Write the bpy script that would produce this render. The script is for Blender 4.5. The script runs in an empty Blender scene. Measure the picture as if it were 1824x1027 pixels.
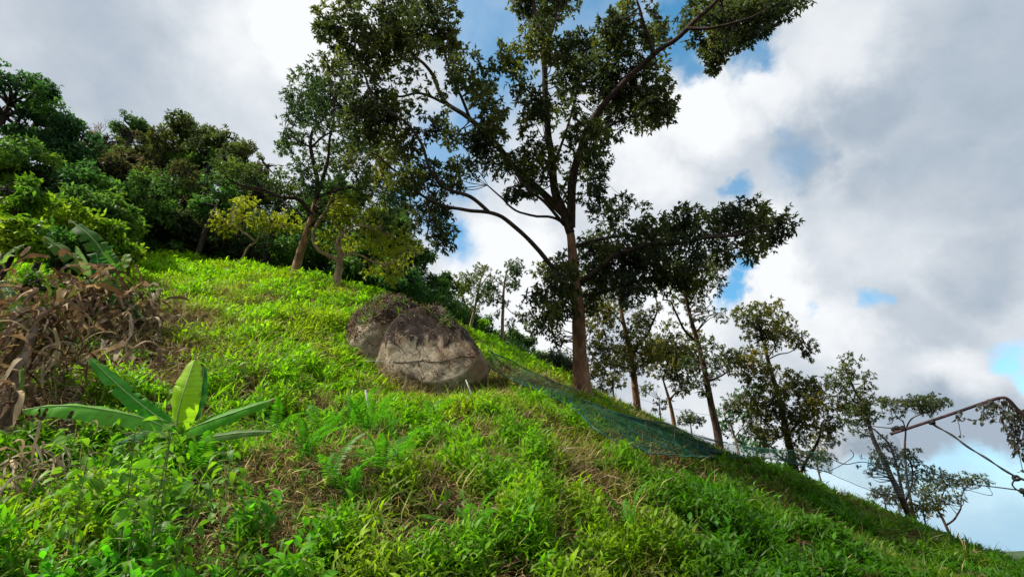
import bpy, math, random
import numpy as np
from mathutils import Vector, noise as mnoise
from mathutils.bvhtree import BVHTree

# ---------------------------------------------------------------- camera
SC = bpy.context.scene
COL = SC.collection
F = 860.0                 # focal length in pixels of the 1824 px wide photograph
TH = math.radians(28.4)   # the phone is tipped up
CAM = np.array([0.0, 0.0, 1.6])
cd = bpy.data.cameras.new('camera')
cam = bpy.data.objects.new('camera', cd)
COL.objects.link(cam)
cam.location = CAM
cam.rotation_euler = (math.pi / 2 + TH, 0, 0)
cd.sensor_width = 36.0
cd.lens = 36.0 * F / 1824.0
cd.clip_start = 0.05
cd.clip_end = 20000
SC.camera = cam

# ---------------------------------------------------------------- light
SC.view_settings.view_transform = 'Standard'
SC.view_settings.look = 'None'
SC.view_settings.exposure = 0.55
SC.view_settings.gamma = 1.0
SUN = Vector((-0.70, -0.20, 0.78)).normalized()     # towards the sun
SUN_EL = math.asin(SUN.z)
SUN_AZ = math.atan2(SUN.x, SUN.y)
sl = bpy.data.lights.new('sun', 'SUN')
sl.energy = 5.0
sl.angle = math.radians(0.8)
sl.color = (1.0, 0.93, 0.82)
so = bpy.data.objects.new('sun', sl)
COL.objects.link(so)
so.rotation_euler = SUN.to_track_quat('Z', 'Y').to_euler()


def ray(px, py):
    u = (px - 912.0) / F
    v = (513.5 - py) / F
    return np.array([u, math.cos(TH) - v * math.sin(TH), math.sin(TH) + v * math.cos(TH)])


def P(px, py, t):
    return CAM + ray(px, py) * t


def project(pts):
    d = pts - CAM
    c, s = math.cos(TH), math.sin(TH)
    dep = d[:, 1] * c + d[:, 2] * s
    up = -d[:, 1] * s + d[:, 2] * c
    dep = np.where(np.abs(dep) < 1e-3, 1e-3, dep)
    return 912 + F * d[:, 0] / dep, 513.5 - F * up / dep, dep


def build_world():
    w = bpy.data.worlds.new('World')
    SC.world = w
    w.use_nodes = True
    nt = w.node_tree
    for n in list(nt.nodes):
        nt.nodes.remove(n)
    N = nt.nodes.new
    L = nt.links.new
    out = N('ShaderNodeOutputWorld')
    bg = N('ShaderNodeBackground')
    bg.inputs['Strength'].default_value = 0.10
    L(bg.outputs[0], out.inputs[0])
    sky = N('ShaderNodeTexSky')
    sky.sky_type = 'NISHITA'
    sky.sun_disc = False
    sky.sun_elevation = SUN_EL
    sky.sun_rotation = SUN_AZ
    sky.air_density = 1.0
    sky.dust_density = 0.6
    sky.ozone_density = 2.0
    tc = N('ShaderNodeTexCoord')

    def noise(scale, detail, rough, off=(0, 0, 0)):
        mp = N('ShaderNodeMapping')
        mp.inputs['Location'].default_value = off
        L(tc.outputs['Generated'], mp.inputs['Vector'])
        n = N('ShaderNodeTexNoise')
        n.inputs['Scale'].default_value = scale
        n.inputs['Detail'].default_value = detail
        n.inputs['Roughness'].default_value = rough
        L(mp.outputs[0], n.inputs['Vector'])
        return n

    def math_(op, a, b=None, c=None, clamp=False):
        m = N('ShaderNodeMath')
        m.operation = op
        m.use_clamp = clamp
        for i, x in enumerate((a, b, c)):
            if x is None:
                continue
            if isinstance(x, (int, float)):
                m.inputs[i].default_value = x
            else:
                L(x, m.inputs[i])
        return m.outputs[0]

    def rng(val, a, b, c=0.0, d=1.0):
        m = N('ShaderNodeMapRange')
        m.interpolation_type = 'SMOOTHSTEP'
        L(val, m.inputs[0])
        m.inputs[1].default_value = a
        m.inputs[2].default_value = b
        m.inputs[3].default_value = c
        m.inputs[4].default_value = d
        return m.outputs[0]

    n1 = noise(3.2, 9, 0.58)
    n2 = noise(9.0, 6, 0.6, (3.1, 1.7, 0.4))
    # direction warped by noise, so that cloud edges billow
    wn = noise(6.0, 7, 0.6, (7.7, 0.2, 5.1))
    sub = N('ShaderNodeVectorMath'); sub.operation = 'SUBTRACT'
    L(wn.outputs['Color'], sub.inputs[0]); sub.inputs[1].default_value = (.5, .5, .5)
    scl = N('ShaderNodeVectorMath'); scl.operation = 'SCALE'
    L(sub.outputs[0], scl.inputs[0]); scl.inputs['Scale'].default_value = 0.20
    add = N('ShaderNodeVectorMath'); add.operation = 'ADD'
    L(tc.outputs['Generated'], add.inputs[0]); L(scl.outputs[0], add.inputs[1])
    warped = add.outputs[0]

    def blobs(lst):
        acc = None
        for (px, py, r, k) in lst:
            d = ray(px, py)
            ln = np.linalg.norm(d)
            d = d / ln
            ra = r / F / ln          # roughly angular
            v = N('ShaderNodeVectorMath'); v.operation = 'DISTANCE'
            L(warped, v.inputs[0]); v.inputs[1].default_value = tuple(d)
            m = rng(v.outputs['Value'], ra * 0.35, ra * 1.25, k, 0.0)
            acc = m if acc is None else math_('MAXIMUM', acc, m)
        return acc
    holes = blobs([(880, 40, 125, 1), (890, 120, 110, 1), (1060, 30, 110, 1), (860, 200, 90, .95), (1190, 60, 90, 1),
                   (790, 270, 85, .8), (740, 340, 70, .85), (805, 430, 58, 1), (775, 395, 55, 1),
                   (1225, 90, 60, 1), (1235, 125, 38, .95), (1345, 95, 42, .9), (1330, 70, 30, .7),
                   (1285, 350, 30, .8), (1316, 475, 24, 1), (1320, 530, 28, 1), (1316, 505, 26, 1),
                   (1550, 532, 34, .85), (1585, 540, 26, .7), (1445, 548, 24, .85), (1530, 522, 22, .7),
                   (1420, 300, 60, .35), (1395, 235, 30, .3), (1790, 638, 40, .9), (1815, 670, 30, .8),
                   (1640, 70, 60, .0), (1100, 560, 0.1, 0)])
    dark = blobs([(1790, 110, 220, .26), (1700, 340, 150, .30), (1640, 180, 90, .2), (1560, 330, 60, .3), (1430, 250, 80, .4),
                  (1450, 310, 60, .45), (1640, 790, 110, .6), (1760, 790, 110, .6), (1520, 800, 60, .5),
                  (250, 170, 260, .22), (60, 60, 160, .12), (1650, 560, 90, .3), (1560, 200, 90, .35),
                  (1750, 470, 100, .35)])
    white = blobs([(520, 20, 130, 1), (420, 60, 120, .5), (1260, 200, 90, .8), (1380, 160, 80, .6),
                   (900, 460, 120, 1), (1370, 450, 80, .9), (1400, 520, 70, .8), (1450, 590, 90, .6),
                   (1500, 60, 110, .5), (1220, 560, 110, .9), (1150, 300, 80, .6), (980, 590, 90, .7),
                   (1680, 670, 70, .5)])
    # clear band low over the valley
    sx = N('ShaderNodeSeparateXYZ')
    L(warped, sx.inputs[0])
    low = rng(sx.outputs['Z'], 0.10, 0.135, 1.0, 0.0)
    right = rng(sx.outputs['X'], 0.42, 0.56, 0.0, 1.0)
    lowclear = math_('MULTIPLY', math_('MULTIPLY', low, right), .8)
    holes = math_('MAXIMUM', holes, lowclear)
    # thin veil everywhere from noise
    veil = rng(n1.outputs['Fac'], 0.38, 0.66, 0.0, 0.30)
    clear = math_('MULTIPLY', holes, math_('SUBTRACT', 1.0, veil), clamp=True)
    # cloud brightness
    base = N('ShaderNodeMix'); base.data_type = 'RGBA'
    f1 = math_('MULTIPLY', n2.outputs['Fac'], 0.5)
    f = math_('ADD', math_('SUBTRACT', 0.52, dark), math_('MULTIPLY', white, 0.75))
    f = math_('ADD', f, math_('SUBTRACT', f1, 0.25))
    fn = rng(n1.outputs['Fac'], .35, .7, -.16, .2)
    f = math_('ADD', f, fn, clamp=True)
    L(f, base.inputs[0])
    base.inputs[6].default_value = (2.75, 3.3, 3.95, 1)
    base.inputs[7].default_value = (6.6, 6.75, 6.9, 1)
    hs = N('ShaderNodeHueSaturation')
    hs.inputs['Saturation'].default_value = 1.25
    hs.inputs['Hue'].default_value = 0.478
    hs.inputs['Value'].default_value = 1.75
    L(sky.outputs[0], hs.inputs['Color'])
    mx = N('ShaderNodeMix'); mx.data_type = 'RGBA'
    lo2 = math_('MULTIPLY', rng(sx.outputs['Z'], 0.0, 0.2, 1.0, 0.0), 1.0)
    tint = N('ShaderNodeMix'); tint.data_type = 'RGBA'
    L(lo2, tint.inputs[0]); L(hs.outputs[0], tint.inputs[6]); tint.inputs[7].default_value = (2.6, 4.6, 6.0, 1)
    L(clear, mx.inputs[0])
    L(base.outputs[2], mx.inputs[6])
    L(tint.outputs[2], mx.inputs[7])
    L(mx.outputs[2], bg.inputs['Color'])


build_world()

# ---------------------------------------------------------------- helpers
RS = np.random.RandomState(7)


def link(o, parent=None):
    COL.objects.link(o)
    if parent is not None:
        o.parent = parent
    return o


def tag(o, label=None, cat=None, group=None, kind=None):
    if label: o['label'] = label
    if cat: o['category'] = cat
    if group: o['group'] = group
    if kind: o['kind'] = kind
    return o


def empty(name, loc=(0, 0, 0)):
    o = bpy.data.objects.new(name, None)
    o.location = tuple(float(a) for a in loc)
    o.empty_display_size = 0.2
    return link(o)


def mesh_obj(name, verts, tris, mat, parent=None, col=None, smooth=False, quads=None, origin=None):
    """one mesh object from numpy arrays; verts in world space, shifted to the parent's/own origin"""
    verts = np.asarray(verts, dtype=np.float32)
    if parent is not None:
        origin = np.array(parent['_o'] if '_o' in parent else parent.location)
        p = parent
        if parent.parent is not None:
            origin = origin
    if origin is None:
        origin = np.zeros(3)
    v = verts - np.asarray(origin, dtype=np.float32)
    me = bpy.data.meshes.new(name)
    nT = 0 if tris is None else len(tris)
    nQ = 0 if quads is None else len(quads)
    me.vertices.add(len(v))
    me.vertices.foreach_set('co', v.astype(np.float32).ravel())
    idx = []
    if nT: idx.append(np.asarray(tris, dtype=np.int32).ravel())
    if nQ: idx.append(np.asarray(quads, dtype=np.int32).ravel())
    idx = np.concatenate(idx)
    me.loops.add(len(idx))
    me.loops.foreach_set('vertex_index', idx)
    me.polygons.add(nT + nQ)
    starts = np.concatenate([np.arange(nT) * 3, nT * 3 + np.arange(nQ) * 4]).astype(np.int32)
    tot = np.concatenate([np.full(nT, 3), np.full(nQ, 4)]).astype(np.int32)
    me.polygons.foreach_set('loop_start', starts)
    me.polygons.foreach_set('loop_total', tot)
    if smooth:
        me.polygons.foreach_set('use_smooth', np.ones(nT + nQ, dtype=bool))
    me.update(calc_edges=True)
    if col is not None:
        a = me.attributes.new('col', 'FLOAT_COLOR', 'POINT')
        c = np.ones((len(v), 4), dtype=np.float32)
        c[:, :3] = col
        a.data.foreach_set('color', c.ravel())
    me.materials.append(mat)
    o = bpy.data.objects.new(name, me)
    if parent is None:
        o.location = tuple(float(a) for a in origin)
        link(o)
    else:
        link(o, parent)
        if parent.type == 'MESH':
            pass
    o['_o'] = [float(a) for a in origin]
    return o


def vnoise(p, seed=0):
    """vectorised value noise, p (n,3) -> 0..1"""
    p = np.asarray(p, dtype=np.float64)
    i = np.floor(p).astype(np.int64)
    f = p - i
    f = f * f * (3 - 2 * f)

    def h(a, b, c):
        n = (a * 374761393 + b * 668265263 + c * 2147483647 + seed * 1274126177) & 0xffffffff
        n = ((n ^ (n >> 13)) * 1274126177) & 0xffffffff
        return ((n ^ (n >> 16)) & 0xffff) / 65535.0
    x, y, z = i[:, 0], i[:, 1], i[:, 2]
    fx, fy, fz = f[:, 0], f[:, 1], f[:, 2]
    def lx(b, c): return h(x, b, c) * (1 - fx) + h(x + 1, b, c) * fx
    return ((lx(y, z) * (1 - fy) + lx(y + 1, z) * fy) * (1 - fz) +
            (lx(y, z + 1) * (1 - fy) + lx(y + 1, z + 1) * fy) * fz)


def fbm(p, seed=0, o=3):
    s = 0; a = .5; tot = 0
    for k in range(o):
        s = s + a * vnoise(p * 2 ** k, seed + k); tot += a; a *= .5
    return s / tot


def norm(a):
    return a / np.maximum(np.linalg.norm(a, axis=-1, keepdims=True), 1e-9)


# ---------------------------------------------------------------- materials
def nodes_mat(name):
    m = bpy.data.materials.new(name)
    m.use_nodes = True
    nt = m.node_tree
    for n in list(nt.nodes):
        nt.nodes.remove(n)
    return m, nt, nt.nodes.new, nt.links.new


def leaf_mat(name='leaf', trans=0.42, rough=.42, spec=.35, vary=0.25, gain=1.0, tt=(1.25, 1.45, .45)):
    m, nt, N, L = nodes_mat(name)
    out = N('ShaderNodeOutputMaterial')
    at = N('ShaderNodeAttribute'); at.attribute_name = 'col'
    geo = N('ShaderNodeNewGeometry')
    nz = N('ShaderNodeTexNoise'); nz.inputs['Scale'].default_value = 9.0
    nz.inputs['Detail'].default_value = 3
    L(geo.outputs['Position'], nz.inputs['Vector'])
    mr = N('ShaderNodeMapRange')
    mr.inputs[1].default_value = .3; mr.inputs[2].default_value = .7
    mr.inputs[3].default_value = 1 - vary; mr.inputs[4].default_value = 1 + vary
    L(nz.outputs['Fac'], mr.inputs[0])
    mu = N('ShaderNodeVectorMath'); mu.operation = 'SCALE'
    L(at.outputs['Color'], mu.inputs[0]); L(mr.outputs[0], mu.inputs['Scale'])
    pb = N('ShaderNodeBsdfPrincipled')
    pb.inputs['Roughness'].default_value = rough
    pb.inputs['Specular IOR Level'].default_value = spec
    L(mu.outputs[0], pb.inputs['Base Color'])
    tr = N('ShaderNodeBsdfTranslucent')
    tm = N('ShaderNodeVectorMath'); tm.operation = 'MULTIPLY'
    tm.inputs[1].default_value = tt
    L(mu.outputs[0], tm.inputs[0]); L(tm.outputs[0], tr.inputs['Color'])
    mx = N('ShaderNodeMixShader'); mx.inputs[0].default_value = trans
    L(pb.outputs[0], mx.inputs[1]); L(tr.outputs[0], mx.inputs[2])
    L(mx.outputs[0], out.inputs[0])
    return m


def noise_mat(name, c1, c2, scale=4, rough=.9, bump=.3, bscale=None, c3=None, stretch=(1, 1, 1), spec=.2, dist=0.02):
    m, nt, N, L = nodes_mat(name)
    out = N('ShaderNodeOutputMaterial')
    pb = N('ShaderNodeBsdfPrincipled')
    pb.inputs['Roughness'].default_value = rough
    pb.inputs['Specular IOR Level'].default_value = spec
    tc = N('ShaderNodeTexCoord')
    mp = N('ShaderNodeMapping'); mp.inputs['Scale'].default_value = stretch
    L(tc.outputs['Object'], mp.inputs['Vector'])
    nz = N('ShaderNodeTexNoise'); nz.inputs['Scale'].default_value = scale
    nz.inputs['Detail'].default_value = 8; nz.inputs['Roughness'].default_value = .65
    L(mp.outputs[0], nz.inputs['Vector'])
    cr = N('ShaderNodeValToRGB')
    cr.color_ramp.elements[0].position = .36; cr.color_ramp.elements[0].color = (*c1, 1)
    cr.color_ramp.elements[1].position = .62; cr.color_ramp.elements[1].color = (*c2, 1)
    if c3:
        e = cr.color_ramp.elements.new(.75); e.color = (*c3, 1)
    L(nz.outputs['Fac'], cr.inputs[0]); L(cr.outputs[0], pb.inputs['Base Color'])
    n2 = N('ShaderNodeTexNoise'); n2.inputs['Scale'].default_value = bscale or scale * 4
    n2.inputs['Detail'].default_value = 6
    L(mp.outputs[0], n2.inputs['Vector'])
    bp = N('ShaderNodeBump'); bp.inputs['Strength'].default_value = bump
    bp.inputs['Distance'].default_value = dist
    L(n2.outputs['Fac'], bp.inputs['Height']); L(bp.outputs[0], pb.inputs['Normal'])
    L(pb.outputs[0], out.inputs[0])
    return m


M_LEAF = leaf_mat('tree_leaf', trans=.42, rough=.5, spec=.3, tt=(1.3, 1.4, .6))
M_WOOD_LEAF = leaf_mat('forest_leaf', trans=.42, rough=.6, spec=.15, tt=(1.3, 1.4, .6))
M_GRASS = leaf_mat('ground_leaf', trans=.5, rough=.5, spec=.25, vary=.2)
M_DRY = leaf_mat('dry_leaf', trans=.25, rough=.85, spec=.05, vary=.35, tt=(1.15, 1.0, .72))
M_BANANA = leaf_mat('banana_leaf', trans=.5, rough=.55, spec=.18, vary=.12)
M_BARK = noise_mat('bark', (.035, .024, .018), (.11, .072, .05), 7, .92, .8, 22, (.17, .14, .11), (1, 1, .28), dist=.05)
M_BARK_RED = noise_mat('reddish_bark', (.10, .056, .036), (.30, .17, .10), 5, .9, .9, 20, (.30, .23, .17), (1, 1, .3), dist=.05)
M_BARK_LIMB = noise_mat('limb_bark', (.022, .017, .014), (.07, .05, .04), 7, .92, .8, 22, (.12, .09, .07), (1, 1, .28), dist=.05)
M_BARK_PALE = noise_mat('pale_bark', (.16, .11, .07), (.42, .31, .2), 6, .9, .6, 20, (.38, .33, .27), (1, 1, .3), dist=.04)
M_BARK_TAN = noise_mat('tan_bark', (.13, .08, .045), (.38, .24, .14), 5, .9, .8, 20, (.46, .34, .23), (1, 1, .3), dist=.05)
M_BARK_DARK = noise_mat('dark_bark', (.018, .014, .012), (.055, .042, .034), 8, .92, .7, 24, None, (1, 1, .3), dist=.04)

# ---------------------------------------------------------------- terrain
CTRL = [  # pixel x, pixel y, depth along the view axis: where the photographed ground lies
    (0, 1027, 3.6), (450, 1027, 3.6), (912, 1027, 4.0), (1280, 1027, 5.2), (1560, 1027, 6.8), (1824, 1040, 9.5),
    (0, 850, 5.0), (0, 700, 7.0), (0, 570, 9.5), (300, 900, 4.9), (300, 750, 6.5), (300, 650, 9.0), (300, 550, 13.5),
    (290, 494, 19.5), (285, 464, 24), (430, 482, 23.5), (525, 500, 21.5), (525, 560, 15), (525, 640, 10.5),
    (525, 720, 8), (525, 850, 5.3), (605, 515, 21), (660, 542, 19.5), (612, 612, 13.4), (650, 655, 12.4), (700, 686, 12), (770, 705, 12.0), (860, 722, 12.3),
    (700, 800, 7.5), (912, 900, 5.6), (912, 800, 7.6), (912, 730, 10.2), (950, 695, 13.2), (850, 612, 22),
    (896, 622, 29), (960, 664, 27), (1037, 709, 15), (1100, 760, 12), (1100, 850, 8.0), (1133, 740, 21.5),
    (1202, 780, 25), (1284, 820, 18), (1190, 800, 12.6), (1340, 836, 22), (1422, 868, 20), (1280, 900, 8.7), (1500, 890, 17),
    (1500, 950, 10), (1625, 962, 18), (1560, 920, 24), (1700, 975, 24), (1824, 1052, 30), (1640, 1000, 9.5), (1400, 870, 14),
]
XYZ = [
    (0, 0, 0), (-3, 0, .15), (4, 0, -.3), (-8, 0, .5), (9, 0, -1.2), (0, -6, -.4), (-8, -6, 0.3), (8, -6, -1.5),
    (0, 2.3, .15), (-2.5, 2.0, .3), (3, 2.5, -.2), (-12, 4, 2.5), (-20, 8, 8), (-20, 0, 4), (20, 2, -4), (22, 14, -4.5),
]
BACK = [  # ground behind the crest, hidden from here
    (285, 470, 36), (285, 440, 52), (0, 500, 34), (0, 430, 55), (650, 580, 32), (650, 560, 48), (850, 640, 36),
    (850, 640, 50), (1000, 720, 40), (1100, 760, 36), (1100, 800, 50), (1340, 880, 36), (1340, 900, 52),
    (1600, 960, 36), (1824, 1060, 50), (1824, 1030, 38), (1600, 1000, 55),
]
cp = np.array([P(*c) for c in CTRL] + [np.array(x, float) for x in XYZ] + [P(*c) for c in BACK])


def tps_fit(pts, vals, lam):
    n = len(pts)
    d = np.linalg.norm(pts[:, None] - pts[None], axis=2)
    K = np.where(d > 0, d * d * np.log(d + 1e-12), 0) + lam * np.eye(n)
    Pm = np.hstack([np.ones((n, 1)), pts])
    A = np.zeros((n + 3, n + 3)); A[:n, :n] = K; A[:n, n:] = Pm; A[n:, :n] = Pm.T
    return np.linalg.solve(A, np.concatenate([vals, np.zeros(3)]))


W_ = tps_fit(cp[:, :2], cp[:, 2], 0.6)


def tps_eval(xy):
    out = np.zeros(len(xy))
    for s in range(0, len(xy), 20000):
        q = xy[s:s + 20000]
        d = np.linalg.norm(q[:, None] - cp[None, :, :2], axis=2)
        K = np.where(d > 0, d * d * np.log(d + 1e-12), 0)
        out[s:s + 20000] = K @ W_[:-3] + W_[-3] + q @ W_[-2:]
    return out


def height_exact(xy):
    xc = np.clip(xy[:, 0], -42, 48); yc = np.clip(xy[:, 1], -10, 58)
    z = tps_eval(np.stack([xc, yc], 1))
    ex = np.hypot(xy[:, 0] - xc, xy[:, 1] - yc)
    far = -70 + 0 * ex
    left = 1 / (1 + np.exp((xy[:, 0] + 0.15 * xy[:, 1]) / 18))
    keep = z + left * 0.12 * ex
    w = np.clip(ex / 260, 0, 1); w = w * w * (3 - 2 * w)
    z = keep * (1 - w) + far * w
    p3 = np.stack([xy[:, 0], xy[:, 1], np.zeros(len(xy))], 1)
    near = np.clip(1 - ex / 60, 0, 1)
    z = z + near * ((fbm(p3 * .55, 3) - .5) * .55 + (fbm(p3 * 1.7, 5) - .5) * .26)
    return z


GX0, GX1, GY0, GY1, GS = -42.0, 48.0, -10.0, 58.0, 0.25
gxs = np.arange(GX0, GX1 + 1e-6, GS); gys = np.arange(GY0, GY1 + 1e-6, GS)
ext = [0.6, 1.5, 3, 6, 10, 16, 25, 40, 60, 90, 140, 200, 280, 400, 700, 1200, 2200, 4000, 8000]
xs = np.concatenate([GX0 - np.array(ext[::-1]), gxs, GX1 + np.array(ext)])
ys = np.concatenate([GY0 - np.array(ext[::-1]), gys, GY1 + np.array(ext)])
XX, YY = np.meshgrid(xs, ys)
ZZ = height_exact(np.stack([XX.ravel(), YY.ravel()], 1)).reshape(XX.shape)
ne = len(ext)
GZ = ZZ[ne:-ne, ne:-ne]


def gz(x, y):
    fx = np.clip((np.asarray(x) - GX0) / GS, 0, len(gxs) - 1.001)
    fy = np.clip((np.asarray(y) - GY0) / GS, 0, len(gys) - 1.001)
    ix = fx.astype(int); iy = fy.astype(int); ax = fx - ix; ay = fy - iy
    return (GZ[iy, ix] * (1 - ax) * (1 - ay) + GZ[iy, ix + 1] * ax * (1 - ay) +
            GZ[iy + 1, ix] * (1 - ax) * ay + GZ[iy + 1, ix + 1] * ax * ay)


def G(px, py, tmax=40, tmin=2.5):
    """the place on the ground seen at this spot of the photograph"""
    d = ray(px, py)
    ts = np.arange(tmin, tmax, .05)
    pts = CAM + ts[:, None] * d
    below = pts[:, 2] < gz(pts[:, 0], pts[:, 1])
    i = np.argmax(below) if below.any() else len(ts) - 1
    return pts[i], ts[i]


M_SOIL = noise_mat('hillside_soil', (.030, .022, .012), (.075, .05, .028), 1.3, .95, .6, 9, (.12, .062, .035), dist=.08)
nx, ny = len(xs), len(ys)
ii = (np.arange(ny - 1)[:, None] * nx + np.arange(nx - 1)[None]).ravel()
quads = np.stack([ii, ii + 1, ii + nx + 1, ii + nx], 1)
hill = mesh_obj('hillside', np.stack([XX.ravel(), YY.ravel(), ZZ.ravel()], 1), None, M_SOIL, quads=quads, smooth=True)
tag(hill, 'steep green hillside rising from the lower right to the upper left', 'hillside', kind='structure')

# ---------------------------------------------------------------- leaves in bulk
def leaves(name, pos, d, up, length, width, col, mat, parent=None, shape='fold', droop=.25, fold=.25, origin=None):
    n = len(pos)
    d = norm(d)
    side = norm(np.cross(d, up))
    nrm = norm(np.cross(side, d))
    L_ = np.asarray(length).reshape(-1, 1) * np.ones((n, 1)); Wd = np.asarray(width).reshape(-1, 1) * np.ones((n, 1))
    col = np.asarray(col)
    if shape == 'fold':
        tip = pos + d * L_ - nrm * L_ * droop
        mid = pos + d * L_ * .45
        V = np.stack([pos, mid + side * Wd * .5 + nrm * Wd * fold, tip, mid - side * Wd * .5 + nrm * Wd * fold], 1)
        T = np.array([[0, 1, 3], [1, 2, 3]])
    else:
        m1 = pos + d * L_ * .28 + nrm * L_ * droop * .10
        m2 = pos + d * L_ * .66 - nrm * L_ * droop * .25
        tip = pos + d * L_ - nrm * L_ * droop
        a = side * Wd * .5; f_ = nrm * Wd * fold * .5
        V = np.stack([pos, m1, m2, tip, m1 + a + f_, m1 - a + f_, m2 + a * .78 + f_ * .7, m2 - a * .78 + f_ * .7], 1)
        T = np.array([[0, 4, 1], [4, 6, 2], [4, 2, 1], [6, 3, 2], [0, 1, 5], [1, 2, 5], [2, 7, 5], [2, 3, 7]])
    k = V.shape[1]
    tris = (np.arange(n)[:, None, None] * k + T[None]).reshape(-1, 3)
    c = np.repeat(col, k, axis=0)
    return mesh_obj(name, V.reshape(-1, 3), tris, mat, parent, col=c, origin=origin)


def palette(p, cols, seed=0, scale=.8, jitter=.25, rs=RS):
    """one colour per leaf: clumps from noise, plus jitter"""
    cols = np.array(cols, float)
    v = fbm(p * scale, seed, 2)
    v = np.clip((v - .25) / .5, 0, .999) + rs.normal(0, .13, len(p))
    v = np.clip(v, 0, .999) * (len(cols) - 1)
    i = v.astype(int); f = (v - i)[:, None]
    c = cols[i] * (1 - f) + cols[np.minimum(i + 1, len(cols) - 1)] * f
    return c * (1 + rs.uniform(-jitter, jitter, (len(p), 1)))


# ---------------------------------------------------------------- tubes
def smooth_path(pts, rad, k=5):
    pts = np.asarray(pts, float); rad = np.asarray(rad, float)
    if len(pts) < 3:
        s = np.linspace(0, len(pts) - 1, (len(pts) - 1) * k + 1)
        return (np.stack([np.interp(s, range(len(pts)), pts[:, i]) for i in range(3)], 1),
                np.interp(s, range(len(rad)), rad))
    out = []; ro = []
    for i in range(len(pts) - 1):
        p0 = pts[max(i - 1, 0)]; p1 = pts[i]; p2 = pts[i + 1]; p3 = pts[min(i + 2, len(pts) - 1)]
        for j in range(k):
            t = j / k
            out.append(.5 * ((2 * p1) + (-p0 + p2) * t + (2 * p0 - 5 * p1 + 4 * p2 - p3) * t * t + (-p0 + 3 * p1 - 3 * p2 + p3) * t ** 3))
            ro.append(rad[i] * (1 - t) + rad[i + 1] * t)
    out.append(pts[-1]); ro.append(rad[-1])
    return np.array(out), np.array(ro)


class Tubes:
    def __init__(self):
        self.v = []; self.q = []; self.t = []; self.n = 0

    def add(self, path, rad, sides=8, wob=0.0, seed=0):
        path = np.asarray(path, float); rad = np.asarray(rad, float) * np.ones(len(path))
        tg = norm(np.gradient(path, axis=0))
        ref = np.array([0, 0, 1.0]) if abs(tg[0][2]) < .9 else np.array([1.0, 0, 0])
        u = norm(np.cross(tg[0], ref)[None])[0]
        us = []
        for a in tg:
            u = u - a * np.dot(a, u); u = u / max(np.linalg.norm(u), 1e-9); us.append(u)
        us = np.array(us); vs = np.cross(tg, us)
        an = np.arange(sides) * 2 * math.pi / sides
        ring = us[:, None] * np.cos(an)[None, :, None] + vs[:, None] * np.sin(an)[None, :, None]
        r = rad[:, None] * np.ones((1, sides))
        if wob:
            q = (path[:, None] + ring * .3).reshape(-1, 3) * np.array([2.5, 2.5, 1.2])
            r = r * (1 + wob * (fbm(q + seed, 11, 3).reshape(r.shape) - .5) * 2)
        V = path[:, None] + ring * r[:, :, None]
        n, m = len(path), sides
        i = np.arange(n - 1)[:, None] * m; j = np.arange(m)[None]; j2 = (j + 1) % m
        Q = np.stack([i + j, i + j2, i + m + j2, i + m + j], -1).reshape(-1, 4)
        self.v.append(V.reshape(-1, 3)); self.q.append(Q + self.n)
        cap = [[self.n + (n - 1) * m, self.n + (n - 1) * m + a, self.n + (n - 1) * m + a + 1] for a in range(1, m - 1)]
        cap += [[self.n, self.n + a + 1, self.n + a] for a in range(1, m - 1)]
        self.t += cap
        self.n += n * m

    def build(self, name, mat, parent=None, origin=None, smooth=True, col=None):
        V = np.concatenate(self.v)
        return mesh_obj(name, V, np.array(self.t), mat, parent, quads=np.concatenate(self.q), smooth=smooth,
                        origin=origin, col=None if col is None else np.tile(np.array(col, float), (len(V), 1)))


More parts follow.
